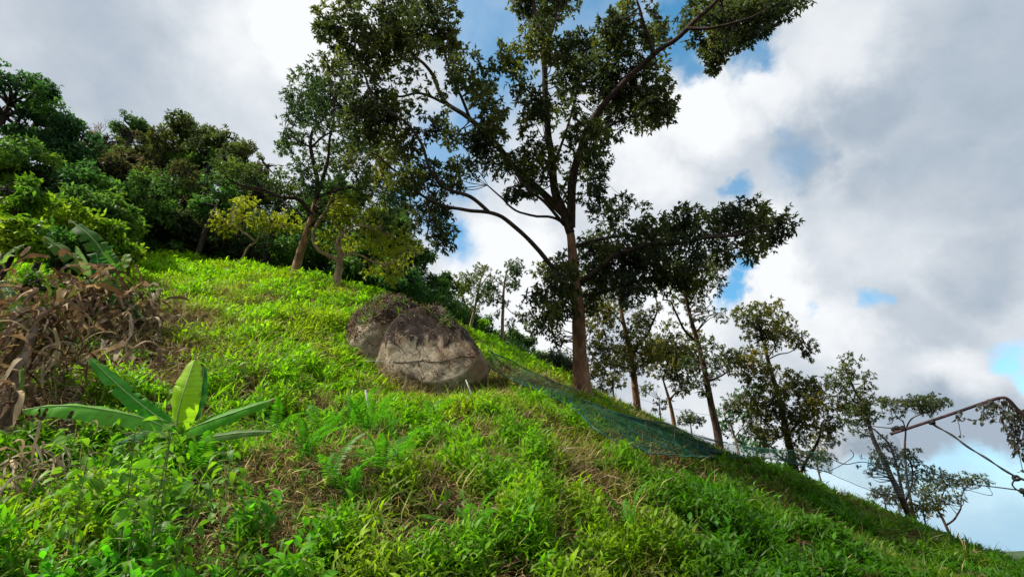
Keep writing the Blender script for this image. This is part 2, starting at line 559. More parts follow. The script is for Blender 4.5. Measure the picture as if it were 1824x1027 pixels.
# ---------------------------------------------------------------- trees
def tree(name, label, cat, base, t, trunk, r0, limbs, blobs, pal, leaf=(.15, .05), dens=150, bark=None, group=None,
         spread=.5, seed=1, rtop=.45, tuft=9, flat=.8, thr=.42, nbr=5, pernode=None, droop=.25, lmat=None, twig=.012, flare=1.0, nsc=1.5, limbmat=None, bscale=1.0, push=0.0, keepbox=None):
    """trunk and limbs: polylines of (px, py[, extra depth]); blobs: (px, py, radius px[, extra depth])"""
    rs = np.random.RandomState(seed)
    bark = bark or M_BARK
    b, tb = base, t
    root = empty(name, b); root['_o'] = [float(a) for a in b]
    tag(root, label, cat, group)
    tb_ = Tubes(); br_ = Tubes()

    def pt(q):
        return P(q[0], q[1], t + (q[2] if len(q) > 2 else 0))
    tp = [pt(q) for q in trunk]
    tp[0] = np.array(b) - np.array([0, 0, .25])
    rr = np.linspace(1, rtop, len(tp)) * r0
    pth, rd = smooth_path(tp, rr, 6)
    hgt = np.linalg.norm(pth - pth[0], axis=1)
    rd = rd * (1 + .55 * flare * np.exp(-hgt / (r0 * 2.2)))
    tb_.add(pth, rd, 14, .16, seed)
    nodes = [pth]; nrad = [rd]
    for lm in limbs:
        pts = [pt(q) for q in lm[0]]
        ra = np.linspace(lm[1], lm[2], len(pts))
        # start on the nearest wood
        lp, lr = smooth_path(pts, ra, 6)
        n_ = (np.stack([fbm(lp * 1.3, seed + 20 + k, 2) for k in range(3)], 1) - .5) * .28 * min(1, t / 18)
        n_[0] = 0
        lp = lp + n_ * np.linspace(0, 1, len(lp))[:, None]
        br_.add(lp, lr, 9, .14, seed)
        nodes.append(lp); nrad.append(lr)
    allp = np.concatenate(nodes); allr = np.concatenate(nrad)
    LP = []; LD = []; 
    for bi, bl in enumerate(blobs):
        r = bl[2] * t / F * bscale
        dz = bl[3] if len(bl) > 3 else rs.uniform(-1, 1) * spread * 2.2 + push
        c = P(bl[0], bl[1], t + dz)
        # branchlets
        for k in range(nbr):
            v = norm(rs.normal(0, 1, (1, 3)))[0] * r * rs.uniform(.35, .9)
            v[2] *= flat
            e = c + v
            if keepbox and fbm(e[None] * nsc, seed + 50, 2)[0] < thr - .01: continue
            dd = np.linalg.norm(allp - e, axis=1) + rs.uniform(0, .35 * r, len(allp))
            near = np.where(allp[:, 2] < e[2] + r, dd, dd + 2)
            i = int(np.argmin(near))
            s = allp[i]; ln = np.linalg.norm(e - s)
            if ln > 1.5 and keepbox: continue
            mid = (s + e) / 2 + rs.normal(0, .10, 3) * ln + np.array([0, 0, -.05 * ln])
            q, qr = smooth_path([s, mid, e], [min(allr[i] * .5, .012 + .012 * ln), twig * 1.3, twig * .5], 4)
            br_.add(q, qr, 5)
        nt = max(6, int(dens * r * r / tuft * 3.14))
        u = norm(rs.normal(0, 1, (nt, 3))) * (rs.uniform(0, 1, (nt, 1)) ** .42)
        u[:, 2] *= flat
        p = c + u * r * 1.08
        LP.append(p); LD.append(norm(u + rs.normal(0, .5, (nt, 3))))
    tb_.build('trunk', bark, root)
    br_.build('branches', limbmat or (M_BARK_PALE if bark is M_BARK_PALE else M_BARK_LIMB), root)
    p = np.concatenate(LP); d = np.concatenate(LD)
    keep = fbm(p * nsc, seed + 50, 2) > thr
    if keepbox:
        kx, ky, _ = project(p)
        keep |= (kx > keepbox[0]) & (kx < keepbox[1]) & (ky > keepbox[2]) & (ky < keepbox[3]) & (fbm(p * 1.9, seed + 51, 2) > .43)
    p, d = p[keep], d[keep]
    n = len(p)
    base_p = np.repeat(p, tuft, 0)
    dirs = norm(np.repeat(d, tuft, 0) * .7 + rs.normal(0, .75, (n * tuft, 3)) + np.array([0, 0, -.15]))
    off = rs.uniform(0, 1, (n * tuft, 1)) * leaf[0] * .9
    pos = base_p + np.repeat(d, tuft, 0) * off
    L_ = leaf[0] * rs.uniform(.65, 1.2, n * tuft); Wd = leaf[1] * rs.uniform(.75, 1.2, n * tuft)
    upv = norm(np.array([0, 0, 1.0]) + rs.normal(0, .45, (n * tuft, 3)))
    col = palette(pos, pal, seed, 1.1, .3, rs)
    leaves('crown', pos, dirs, upv, L_, Wd, col, lmat or M_LEAF, root, 'fold', droop)
    return root


def gbase(px, py, t=None):
    if t is None:
        p, t = G(px, py)
    p = P(px, py, t)
    return np.array([p[0], p[1], gz(p[0], p[1])]), t

# palettes (albedo; DARK and BLUEG are raised to stand in for haze)
DARK = [(.050, .10, .05), (.075, .16, .05), (.11, .22, .05), (.18, .30, .05)]
DARKB = [(.042, .06, .045), (.065, .09, .05), (.09, .125, .05), (.13, .15, .055)]
BLUEG = [(.032, .085, .048), (.05, .13, .056), (.07, .175, .055), (.12, .25, .055)]
MID = [(.03, .07, .02), (.055, .12, .025), (.09, .17, .03), (.13, .2, .035)]
OLIVE = [(.06, .075, .035), (.095, .11, .035), (.15, .15, .04), (.22, .19, .045)]
GOLD = [(.16, .20, .02), (.28, .30, .02), (.36, .40, .025), (.42, .44, .04)]
BROWNG = [(.085, .07, .05), (.07, .07, .035), (.06, .09, .035), (.11, .085, .045)]
LIME = [(.10, .22, .02), (.16, .33, .02), (.24, .42, .03), (.30, .44, .04)]

# ---------------------------------------------------------------- the big tree in the middle
b, _ = gbase(1037, 709, 15.0)
tree('durian_tree', 'tall dark tree with a thick reddish trunk and wide open crown in the centre', 'tree', b, 15.0,
     [(1037, 709), (1034, 650), (1031, 590), (1029, 540), (1022, 480), (1018, 430), (1013, 395)], .25,
     [([(1016, 415), (1003, 375), (988, 340), (984, 290, .1), (976, 230, .2), (970, 160, .3), (968, 90, .3), (955, 30, .4), (945, -50, .4)], .15, .06),
      ([(968, 110, .3), (985, 50, .6), (1000, 0, .8)], .05, .03),
      ([(1017, 405), (1018, 360, -.2), (1022, 310, -.4), (1040, 250, -.6), (1070, 195, -.9), (1115, 145, -1.2), (1165, 98, -1.5), (1225, 50, -1.8), (1290, -10, -2.2)], .15, .05),
      ([(1165, 98, -1.5), (1150, 50, -1.6), (1135, 0, -1.7)], .06, .03),
      ([(1225, 50, -1.8), (1270, 50, -2.2), (1340, 30, -2.4), (1370, 12, -2.6)], .05, .012),
      ([(1045, 245, -.6), (1090, 225, -.4), (1150, 190, -.2)], .05, .02),
      ([(1003, 380), (965, 342, .4), (915, 297, .9), (872, 243, 1.2), (832, 210, 1.4), (792, 182, 1.6), (770, 132, 1.7), (738, 98, 1.8), (690, 60, 2.0)], .13, .035),
      ([(838, 214, 1.4), (812, 150, 1.2), (790, 90, 1.0), (772, 10, .8)], .055, .025),
      ([(792, 184, 1.6), (748, 166, 1.4), (712, 172, 1.3), (680, 158, 1.2), (650, 130, 1.2)], .05, .02),
      ([(1026, 545), (1005, 508, -.2), (975, 465, -.4), (930, 415, -.6), (885, 382, -.8), (830, 374, -1.0), (790, 365, -1.1), (750, 345, -1.2), (710, 307, -1.3), (665, 270, -1.4)], .085, .025),
      ([(870, 377, -.8), (838, 350, -1.0), (795, 334, -1.1), (765, 300, -1.2), (748, 252, -1.3), (718, 215, -1.4), (665, 178, -1.4), (640, 120, -1.4)], .06, .025),
      ([(760, 350, -1.1), (765, 385, -1.2), (760, 425, -1.2)], .04, .015),
      ([(868, 330, 1.0), (893, 352, .7), (925, 378, .4), (985, 384, .1), (1012, 398, 0)], .02, .05),
      ([(1005, 400), (970, 360, -.8), (925, 320, -1.3), (905, 270, -1.6)], .06, .02),
      ([(1034, 505), (1060, 484, -.5), (1095, 455, -.9), (1150, 438, -1.2), (1230, 428, -1.5), (1300, 418, -1.6), (1365, 402, -1.7)], .10, .025),
      ([(1022, 440), (1060, 428, .4), (1110, 420, .7), (1180, 425, .9), (1240, 400, 1.0), (1300, 395, 1)], .07, .02),
      ([(1030, 530), (1075, 520, .5), (1130, 500, .8), (1180, 490, 1)], .06, .02),
      ([(1024, 520), (1000, 520, .3), (970, 535, .5)], .05, .02),
      ([(985, 300, .1), (1010, 230, .8), (1030, 150, 1.2), (1040, 90, 1.4)], .05, .02),
      ([(972, 190, .2), (930, 150, .3), (905, 110, .4)], .04, .02)],
     [(610, 45, 48), (660, 20, 55), (720, 15, 52), (775, 35, 45), (800, 80, 26), (600, 100, 36), (650, 100, 46), (690, 70, 40), (730, 60, 40), (585, 60, 22),
      (660, 165, 48), (615, 145, 30), (745, 100, 36), (795, 135, 32), (840, 130, 38), (855, 165, 30), (745, 155, 36), (865, 200, 36), (895, 225, 25), (765, 215, 36), (795, 245, 24),
      (720, 260, 32), (650, 225, 45), (690, 235, 40), (690, 300, 38), (650, 290, 34), (760, 320, 36), (725, 320, 26), (820, 310, 34), (860, 275, 38), (850, 240, 30), (800, 345, 20),
      (765, 395, 40), (745, 430, 26), (790, 420, 25), (780, 365, 26), (920, 300, 38), (900, 340, 26), (940, 340, 22), (700, 190, 30),
      (960, 20, 44), (1000, -5, 36), (930, 0, 26), (965, 75, 34), (905, 105, 28), (925, 140, 26), (960, 170, 36), (985, 215, 36), (950, 215, 26), (970, 290, 36), (950, 260, 28), (1000, 90, 26), (1005, 170, 30),
      (1040, 90, 36), (1020, 130, 30), (1060, 130, 32), (1130, 40, 46), (1110, 90, 48), (1160, 75, 40), (1090, 50, 26), (1125, 8, 26), (1030, 185, 33), (1042, 225, 24), (1085, 150, 42),
      (1150, 150, 44), (1140, 195, 44), (1105, 185, 42), (1165, 205, 34), (1125, 232, 28), (1175, 175, 26), (1060, 285, 30), (1050, 245, 32), (1075, 230, 32), (1045, 345, 34), (1030, 300, 26), (1010, 340, 20), (1060, 320, 20),
      (1215, 20, 36), (1260, 15, 44), (1300, 45, 40), (1275, 85, 30), (1275, 112, 16), (1240, 60, 26), (1340, 25, 38), (1320, 70, 24), (1380, 5, 30), (1400, -20, 30), (1425, -10, 26), (1290, 40, 36), (1310, 20, 34), (1270, 75, 32), (1350, 20, 30), (1330, 60, 22), (1265, 105, 20), (1395, 15, 22), (1360, 45, 20),
      (1120, 380, 40), (1085, 385, 30), (1155, 395, 30), (1225, 395, 34), (1200, 415, 30), (1330, 385, 36), (1300, 395, 34), (1375, 378, 26), (1395, 400, 20), (1350, 410, 34), (1270, 405, 28), (1335, 440, 26), (1310, 430, 24), (1375, 425, 18),
      (1080, 410, 38), (1110, 440, 42), (1060, 450, 40), (1160, 435, 44), (1210, 455, 42), (1250, 440, 36), (1145, 480, 42), (1230, 490, 30), (1095, 480, 42), (1060, 500, 34), (1120, 515, 30), (1190, 500, 30), (1285, 455, 20),
      (970, 480, 26), (985, 520, 34), (1000, 470, 26), (975, 560, 28), (1005, 560, 26), (955, 580, 16), (985, 595, 14), (1000, 610, 10), (955, 530, 18), (1050, 540, 22), (1010, 500, 26), (1100, 545, 16)],
     [(.034, .046, .034), (.054, .074, .038), (.085, .11, .04), (.16, .17, .04)],
     leaf=(.155, .062), dens=1350, bark=M_BARK_RED, spread=.7, seed=3, tuft=7, thr=.445, bscale=.94, keepbox=(1275, 2000, -300, 75), nbr=5, flat=.85, nsc=1.45)

# ---------------------------------------------------------------- the pair of trees on the lawn's crest, left
b, _ = gbase(523, 493, 21.5)
tree('durian_tree', 'tall leaning tree with bare reddish lower trunk on the bright grass crest', 'tree', b, 21.5,
     [(523, 493), (532, 462), (541, 430), (551, 400), (557, 378), (563, 352)], .20,
     [([(553, 385), (542, 365), (528, 353), (503, 351), (470, 336), (425, 328), (385, 302)], .12, .03),
      ([(562, 355), (566, 325), (560, 295), (554, 262), (558, 235), (570, 215), (585, 180)], .12, .03),
      ([(556, 262), (575, 245), (600, 235), (640, 230)], .05, .02),
      ([(564, 350), (578, 310), (586, 270), (592, 220), (600, 160)], .09, .03),
      ([(565, 352), (590, 342), (640, 330), (665, 322), (700, 330)], .08, .02),
      ([(553, 262), (530, 250), (505, 235)], .05, .02)],
     [(510, 232, 24), (530, 255, 30), (505, 262, 16), (540, 185, 34), (575, 150, 38), (560, 205, 34), (600, 190, 44), (640, 200, 42), (545, 150, 24), (525, 205, 20),
      (600, 245, 36), (640, 260, 40), (590, 290, 34), (630, 305, 36), (670, 280, 36), (675, 325, 34), (700, 360, 28), (690, 390, 20), (570, 120, 22), (610, 130, 30),
      (540, 300, 22), (520, 318, 22), (498, 305, 16), (490, 335, 20), (450, 310, 22), (415, 300, 24), (440, 335, 18), (385, 305, 18), (560, 330, 16), (610, 330, 20), (650, 345, 24), (715, 350, 18)],
     [(.028, .058, .034), (.045, .09, .04), (.075, .13, .04), (.13, .18, .04)], leaf=(.16, .055), dens=900, bark=M_BARK_TAN, bscale=.94, spread=.9, seed=5, thr=.43)
b, _ = gbase(598, 505, 21.0)
tree('durian_tree', 'smaller golden leaved tree with forked curving pale trunk right of the leaning one', 'tree', b, 21.0,
     [(598, 505), (604, 478), (606, 452), (602, 435), (610, 412)], .17,
     [([(606, 466), (585, 455), (566, 443), (558, 422), (567, 398), (580, 375), (592, 350)], .10, .05),
      ([(609, 418), (625, 405), (650, 402), (680, 405)], .05, .02),
      ([(606, 455), (640, 455), (665, 468), (690, 470)], .05, .02)],
     [(600, 365, 22), (625, 370, 26), (660, 375, 30), (640, 400, 26), (680, 400, 28), (625, 435, 20), (585, 430, 16), (600, 395, 20), (660, 430, 26), (700, 430, 30), (720, 465, 24), (680, 465, 26), (700, 492, 20), (660, 480, 16), (735, 440, 16)],
     GOLD[:3] + [(.30, .34, .03)], leaf=(.16, .06), dens=560, bark=M_BARK_PALE, spread=.5, seed=6, push=.9, thr=.40, nbr=4)
b, _ = gbase(428, 462, 25.0)
tree('durian_tree', 'small yellow leaved tree on a thin crooked pale stem before the dark woods', 'tree', b, 25.0,
     [(428, 462), (440, 443), (455, 432), (462, 415)], .06,
     [([(458, 425), (480, 410), (505, 400)], .04, .015), ([(455, 430), (430, 410), (410, 400)], .04, .015)],
     [(400, 402, 22), (425, 385, 18), (440, 358, 14), (460, 395, 22), (485, 402, 15), (510, 393, 20), (530, 402, 13), (388, 385, 10), (425, 362, 12)],
     GOLD, leaf=(.16, .07), dens=460, bark=M_BARK_PALE, spread=.3, seed=8, thr=.38, nbr=3)

# ---------------------------------------------------------------- trees on the slope to the right
def rtree(px, py, t, trunk, r0, limbs, blobs, label, pal=OLIVE, bark=None, seed=1, dens=170, leaf=(.19, .065), thr=.42, name='durian_tree', cat='tree', group=None, spread=.45, nbr=4, **kw):
    b, _ = gbase(px, py, t)
    if leaf[0] < .3: leaf = (leaf[0] * .72, leaf[1] * .8)
    limbs = [(l[0], l[1] * .75, l[2] * .8) for l in limbs]
    return tree(name, label, cat, b, t, [(px, py)] + trunk, r0 * .8, limbs, blobs, pal, leaf=leaf, dens=dens * 4.6, rtop=.3, bscale={15: 1.1, 16: 1.35, 17: 1.4, 18: 1.35}.get(seed, 1.24), bark=bark, seed=seed, thr=thr, group=group, spread=spread, nbr=nbr, **kw)


GR = 'scattered trees along the far slope'
rtree(1135, 728, 21, [(1131, 690), (1127, 650), (1118, 608), (1110, 572), (1104, 538), (1102, 515)], .20,
      [([(1128, 632), (1140, 608), (1155, 595), (1166, 568), (1170, 545), (1163, 518)], .09, .03),
       ([(1120, 655), (1090, 648), (1065, 645), (1052, 628), (1050, 605)], .05, .02),
       ([(1112, 580), (1095, 560), (1080, 545)], .05, .02)],
      [(1075, 562, 26), (1058, 585, 20), (1090, 605, 26), (1115, 632, 28), (1145, 640, 26), (1090, 640, 24), (1140, 575, 22), (1080, 532, 24), (1105, 515, 22), (1055, 545, 14), (1160, 628, 20), (1068, 645, 16), (1168, 500, 22), (1120, 560, 22), (1130, 600, 22), (1065, 615, 18), (1170, 550, 10)],
      'sturdy tree with an orange brown trunk just right of the big central one', OLIVE, M_BARK_RED, 11, 220, group=GR)
rtree(1203, 766, 25, [(1198, 740), (1192, 712), (1186, 692), (1180, 672)], .15,
      [([(1193, 712), (1203, 700), (1218, 694)], .08, .03), ([(1181, 675), (1190, 650), (1205, 620)], .07, .02)],
      [(1178, 650, 24), (1200, 615, 24), (1222, 600, 20), (1190, 592, 18), (1222, 655, 24), (1170, 615, 20), (1240, 640, 18), (1200, 670, 16), (1215, 690, 12), (1180, 625, 20), (1205, 640, 22), (1235, 620, 14)],
      'short tree with a forked reddish trunk standing on the ridge line', OLIVE, M_BARK_RED, 12, 190, leaf=(.21, .08), group=GR)
rtree(1284, 809, 18, [(1278, 770), (1270, 735), (1263, 700), (1257, 668), (1249, 632), (1240, 600), (1229, 562), (1219, 515), (1214, 480)], .19,
      [([(1240, 608), (1220, 588), (1206, 560), (1196, 537), (1182, 532)], .07, .025),
       ([(1261, 680), (1285, 667), (1305, 655), (1318, 640)], .06, .02),
       ([(1252, 645), (1240, 655), (1225, 658)], .03, .015), ([(1226, 545), (1240, 520), (1250, 500)], .04, .02)],
      [(1222, 535, 26), (1250, 540, 26), (1215, 500, 28), (1262, 510, 22), (1235, 470, 30), (1205, 470, 20), (1268, 475, 20), (1272, 548, 14), (1285, 560, 10),
       (1272, 622, 18), (1255, 612, 12), (1292, 640, 18), (1252, 672, 20), (1240, 690, 15), (1276, 665, 16), (1228, 650, 14), (1250, 705, 10)],
      'slender leaning tree with long bare dark trunk and sparse tufts of leaves', DARKB, M_BARK, 13, 170, thr=.45, group=GR)
rtree(1316, 800, 27, [(1309, 780), (1303, 758), (1300, 742)], .10,
      [([(1309, 780), (1318, 765), (1332, 752)], .05, .02), ([(1303, 760), (1292, 745), (1290, 730)], .04, .02)],
      [(1308, 715, 16), (1298, 735, 16), (1325, 745, 16), (1290, 762, 13), (1338, 770, 14), (1325, 705, 14), (1345, 690, 12), (1318, 785, 10), (1340, 730, 12)],
      'small distant tree with a white forked stem between two larger ones', BLUEG[:3] + [(.10, .13, .05)], M_BARK_PALE, 14, 150, leaf=(.2, .09), group=GR)
rtree(1422, 857, 20, [(1414, 828), (1406, 790), (1397, 750), (1387, 705), (1376, 670), (1368, 640), (1362, 612), (1354, 588)], .20,
      [([(1418, 845), (1405, 823), (1388, 812), (1372, 795)], .08, .03),
       ([(1368, 640), (1385, 632), (1405, 627), (1430, 610)], .04, .02),
       ([(1366, 640), (1378, 620), (1385, 600)], .04, .015),
       ([(1366, 645), (1345, 655), (1320, 655)], .05, .02),
       ([(1375, 675), (1350, 705), (1335, 730)], .05, .02),
       ([(1402, 775), (1430, 745), (1450, 725), (1480, 715)], .07, .02),
       ([(1396, 748), (1430, 720), (1445, 700)], .06, .02),
       ([(1422, 850), (1440, 815), (1455, 790), (1462, 770), (1460, 755)], .09, .03)],
      [(1338, 562, 24), (1366, 558, 26), (1392, 582, 22), (1322, 560, 14), (1375, 600, 22), (1345, 590, 20), (1422, 605, 17), (1445, 620, 10), (1440, 635, 9), (1410, 590, 10),
       (1308, 640, 22), (1340, 635, 24), (1330, 672, 18), (1365, 665, 18), (1385, 672, 22), (1420, 680, 22), (1452, 690, 20), (1395, 695, 22), (1360, 705, 24), (1338, 722, 22), (1365, 750, 26), (1390, 722, 24), (1425, 718, 26), (1465, 712, 26), (1490, 735, 18), (1440, 755, 26), (1475, 775, 20), (1405, 775, 22), (1378, 785, 18), (1350, 770, 14), (1420, 815, 22), (1455, 822, 20), (1398, 820, 14), (1485, 755, 16), (1415, 745, 22), (1500, 720, 10)],
      'broad bushy olive tree splitting near its base, tallest on the right slope', OLIVE, M_BARK, 15, 200, leaf=(.21, .075), group=GR)
rtree(1463, 858, 27, [(1458, 840), (1455, 815), (1457, 790)], .08, [],
      [(1455, 800, 14), (1470, 815, 12), (1445, 780, 12)], 'thin reddish stem with little foliage behind the broad olive tree', OLIVE, M_BARK_RED, 45, 120, group=GR)
rtree(1627, 943, 18, [(1617, 912), (1603, 880), (1588, 850), (1572, 815), (1556, 782), (1547, 752), (1538, 722), (1520, 690), (1508, 660)], .15,
      [([(1610, 890), (1602, 850), (1590, 805), (1580, 785), (1562, 768), (1552, 762)], .07, .03),
       ([(1540, 725), (1525, 715), (1512, 700)], .03, .015), ([(1525, 695), (1540, 680), (1545, 668)], .03, .012),
       ([(1612, 895), (1625, 860), (1625, 830), (1615, 810)], .05, .02)],
      [(1517, 643, 13), (1520, 662, 14), (1496, 672, 15), (1540, 672, 10), (1525, 690, 13), (1492, 684, 11), (1547, 690, 8), (1522, 715, 17), (1550, 718, 15), (1532, 738, 15), (1508, 742, 12), (1552, 740, 11), (1510, 722, 13), (1532, 762, 10),
       (1578, 790, 11), (1560, 815, 12), (1547, 845, 13), (1560, 835, 10), (1598, 828, 17), (1622, 812, 14), (1640, 828, 11), (1612, 858, 17), (1630, 850, 12), (1628, 880, 14), (1600, 850, 12)],
      'tall thin leaning tree with small separate leaf clumps near the hanging pipe', DARKB, M_BARK, 16, 170, leaf=(.18, .065), thr=.42, group=GR)
rtree(1628, 930, 24, [(1618, 870), (1612, 800), (1613, 768), (1608, 748)], .09,
      [([(1613, 768), (1622, 748), (1645, 735), (1668, 730)], .05, .02), ([(1610, 752), (1598, 740), (1590, 728)], .04, .015), ([(1580, 755), (1590, 750), (1588, 730)], .03, .02)],
      [(1598, 722, 14), (1580, 715, 10), (1620, 716, 14), (1645, 722, 12), (1662, 712, 14), (1678, 718, 9), (1635, 712, 11), (1590, 738, 10), (1655, 730, 10)],
      'flat topped tree with a thin bent stem behind the pipe end', [(.03, .05, .03), (.06, .085, .035), (.10, .12, .04)], M_BARK, 17, 190, group=GR, flat=.5)
rtree(1690, 940, 23, [(1680, 925), (1670, 908), (1664, 895)], .09,
      [([(1686, 934), (1702, 922), (1712, 905), (1714, 885), (1722, 868)], .06, .02), ([(1670, 905), (1680, 880), (1690, 860)], .04, .02), ([(1664, 895), (1655, 880), (1640, 872)], .04, .02)],
      [(1655, 862, 18), (1680, 850, 16), (1700, 858, 14), (1668, 845, 12), (1640, 880, 14), (1722, 850, 8), (1740, 852, 9), (1755, 858, 7), (1690, 878, 12), (1705, 885, 10), (1678, 890, 10)],
      'low spreading tree with looping forked stems, farthest right on the ridge', DARKB, M_BARK, 18, 160, group=GR, flat=.6)
rtree(1640, 935, 19.5, [(1645, 915), (1642, 905)], .05, [],
      [(1640, 900, 16), (1660, 900, 12), (1620, 905, 12), (1600, 895, 10), (1655, 915, 10)],
      'yellowish shrub at the foot of the thin leaning tree', OLIVE[1:] + [(.24, .2, .05)], M_BARK, 19, 170, name='shrub', cat='shrub')
rtree(1575, 902, 24, [(1575, 890), (1573, 880)], .04, [],
      [(1570, 880, 12), (1590, 885, 11), (1555, 878, 8), (1605, 893, 9), (1580, 872, 8)],
      'dull brownish shrub on the ridge beyond the white net', BROWNG, M_BARK, 20, 170, name='shrub', cat='shrub')
rtree(896, 616, 29, [(895, 585), (896, 550), (897, 520), (900, 495), (905, 478)], .15,
      [([(896, 545), (885, 555), (878, 560)], .03, .015), ([(896, 540), (915, 558), (930, 560)], .04, .015), ([(898, 510), (885, 500), (875, 500)], .05, .02), ([(899, 500), (915, 490), (922, 480)], .05, .02)],
      [(916, 472, 13), (925, 485, 10), (905, 483, 11), (882, 498, 15), (870, 510, 13), (880, 522, 13), (905, 505, 12), (922, 505, 8), (925, 560, 12), (935, 562, 9), (915, 556, 8), (878, 530, 12), (900, 540, 6), (903, 580, 10), (890, 562, 7)],
      'slim straight pale trunk with airy crown above the ridge left of the big trunk', MID[:2] + OLIVE[1:3], M_BARK_PALE, 21, 170, leaf=(.2, .08), spread=.2)
rtree(831, 604, 24, [(838, 580), (845, 552), (852, 520), (857, 495), (868, 470)], .11, [([(852, 515), (862, 500), (880, 480)], .03, .01)],
      [(850, 500, 16), (836, 515, 16), (858, 480, 11), (830, 495, 14), (862, 525, 14), (845, 540, 12)],
      'leaning yellowish pole-like trunk just above the boulder', [(.08, .11, .05), (.12, .15, .06), (.2, .25, .08)], M_BARK_PALE, 22, 150, thr=.42, spread=.2)
rtree(995, 690, 29, [(995, 672), (993, 655)], .08, [],
      [(985, 650, 18), (1005, 645, 18), (970, 655, 14), (1018, 655, 14), (995, 670, 16), (1015, 672, 12), (975, 672, 12)],
      'dark drooping leaved bush behind the big trunk, on its left', DARKB[:3], M_BARK_DARK, 23, 260, leaf=(.4, .07), name='bush', cat='bush', droop=.6)
for i, (px, py, t, bl, pal, lab) in enumerate([
    (1092, 700, 30, [(1085, 668, 14), (1065, 660, 12), (1100, 680, 12), (1075, 690, 12), (1050, 665, 12)], OLIVE, 'small olive tree partly hidden right behind the big trunk'),
    (1176, 745, 34, [(1165, 700, 14), (1180, 712, 12), (1150, 690, 11), (1172, 728, 10)], DARKB, 'faint thin tree between the orange trunk and the reddish forked trunk'),
    (1232, 780, 36, [(1228, 740, 10), (1242, 748, 9), (1218, 748, 9), (1250, 742, 7)], DARKB, 'tiny sparse tree behind the crest left of the slender leaning trunk'),
    (1345, 835, 38, [(1345, 790, 14), (1362, 780, 12), (1330, 795, 12), (1372, 800, 12), (1350, 808, 12)], BLUEG, 'blue green distant tree between the white forked stem and the broad olive tree'),
    (1505, 868, 42, [(1500, 815, 0.5)], DARKB, ''),
]):
    if not lab: continue
    rtree(px, py, t, [(px - 1, py - 18), (px - 2, py - 36)], .09, [], bl, lab, pal, M_BARK, 60 + i, 120, leaf=(.24, .1), spread=.2, nbr=4)

# ---------------------------------------------------------------- the woods above the lawn, upper left
def wood(px, py, rx, ry, t, pal, label, seed, leaf=(.24, .10), dens=420, gy=None, name='forest_tree', cat='tree', n=None, bark=None, thr=.30, tuft=7, flat=.75, group='trees of the dense hillside wood', lmat=None):
    """crown of this centre and half-size, on a trunk standing on the ground below it"""
    rs = np.random.RandomState(seed)
    if name == 'forest_tree':
        rx *= 1.22; ry *= 1.25; py += ry * .13; thr = thr + (seed % 5) * .03 + (.1 if seed in (100, 101, 116) else 0)
    c = P(px, py, t)
    b = np.array([c[0] + rs.uniform(-.3, .3), c[1] + .2, 0]); b[2] = gz(b[0], b[1])
    rz = ry * t / F
    if b[2] > c[2] - rz * .4:
        b[2] = c[2] - rz * .9
    root = empty(name, b); root['_o'] = [float(a) for a in b]
    tag(root, label, cat, group)
    tu = Tubes()
    top = c + np.array([rs.uniform(-.3, .3), 0, rz * .3])
    h = max(top[2] - b[2], .8)
    r0 = min(.03 * h + .03, .3)
    pth, rd = smooth_path([b - [0, 0, .3], b * .6 + top * .4 + rs.normal(0, .03, 3) * h, top], [r0, r0 * .7, r0 * .3], 6)
    tu.add(pth, rd, 9, .15, seed)
    n = n or int(14 + rx * ry / 230)
    LP = []; LD = []
    ext = np.array([rx, (rx + ry) / 2, ry]) * t / F
    for k in range(n):
        v = norm(rs.normal(0, 1, (1, 3)))[0] * (rs.uniform(.1, 1) ** .4)
        q = c + v * ext * .86
        r = (ext.mean()) * rs.uniform(.15, .42)
        i = np.argmin(np.linalg.norm(pth - q, axis=1) + np.where(pth[:, 2] > q[2], 1, 0))
        s = pth[i]; ln = np.linalg.norm(q - s)
        qq, qr = smooth_path([s, (s + q) / 2 + rs.normal(0, .12, 3) * ln, q], [r0 * .35, r0 * .22, .02], 4)
        tu.add(qq, qr, 6, .1, seed)
        nt = max(10, int(dens * r * r / tuft * 3.5))
        u = norm(rs.normal(0, 1, (nt, 3))) * (rs.uniform(0, 1, (nt, 1)) ** .3)
        u[:, 2] *= flat
        LP.append(q + u * r); LD.append(norm(u + rs.normal(0, .4, (nt, 3))))
        for z in range(2):
            e = q + norm(rs.normal(0, 1, (1, 3)))[0] * r * .8
            qq, qr = smooth_path([q, (q + e) / 2 + rs.normal(0, .1, 3) * r, e], [.03, .02, .01], 3)
            tu.add(qq, qr, 5)
    tu.build('trunk', bark or M_BARK_DARK, root)
    p = np.concatenate(LP); d = np.concatenate(LD)
    kp = (fbm(p * 1.1, seed + 9, 2) > thr) & ((fbm(p * .5, seed + 3, 2) > .40) | (name != 'forest_tree'))
    p, d = p[kp], d[kp]
    m = len(p)
    dirs = norm(np.repeat(d, tuft, 0) * .6 + rs.normal(0, .7, (m * tuft, 3)) + np.array([0, 0, -.1]))
    pos = np.repeat(p, tuft, 0) + rs.normal(0, .06, (m * tuft, 3))
    upv = norm(np.array([0, 0, 1.0]) + rs.normal(0, .4, (m * tuft, 3)))
    col = palette(pos, pal, seed, .7, .3, rs)
    leaves('crown', pos, dirs, upv, leaf[0] * rs.uniform(.6, 1.2, m * tuft), leaf[1] * rs.uniform(.7, 1.2, m * tuft), col, lmat or M_WOOD_LEAF, root, 'fold', .25)
    return root


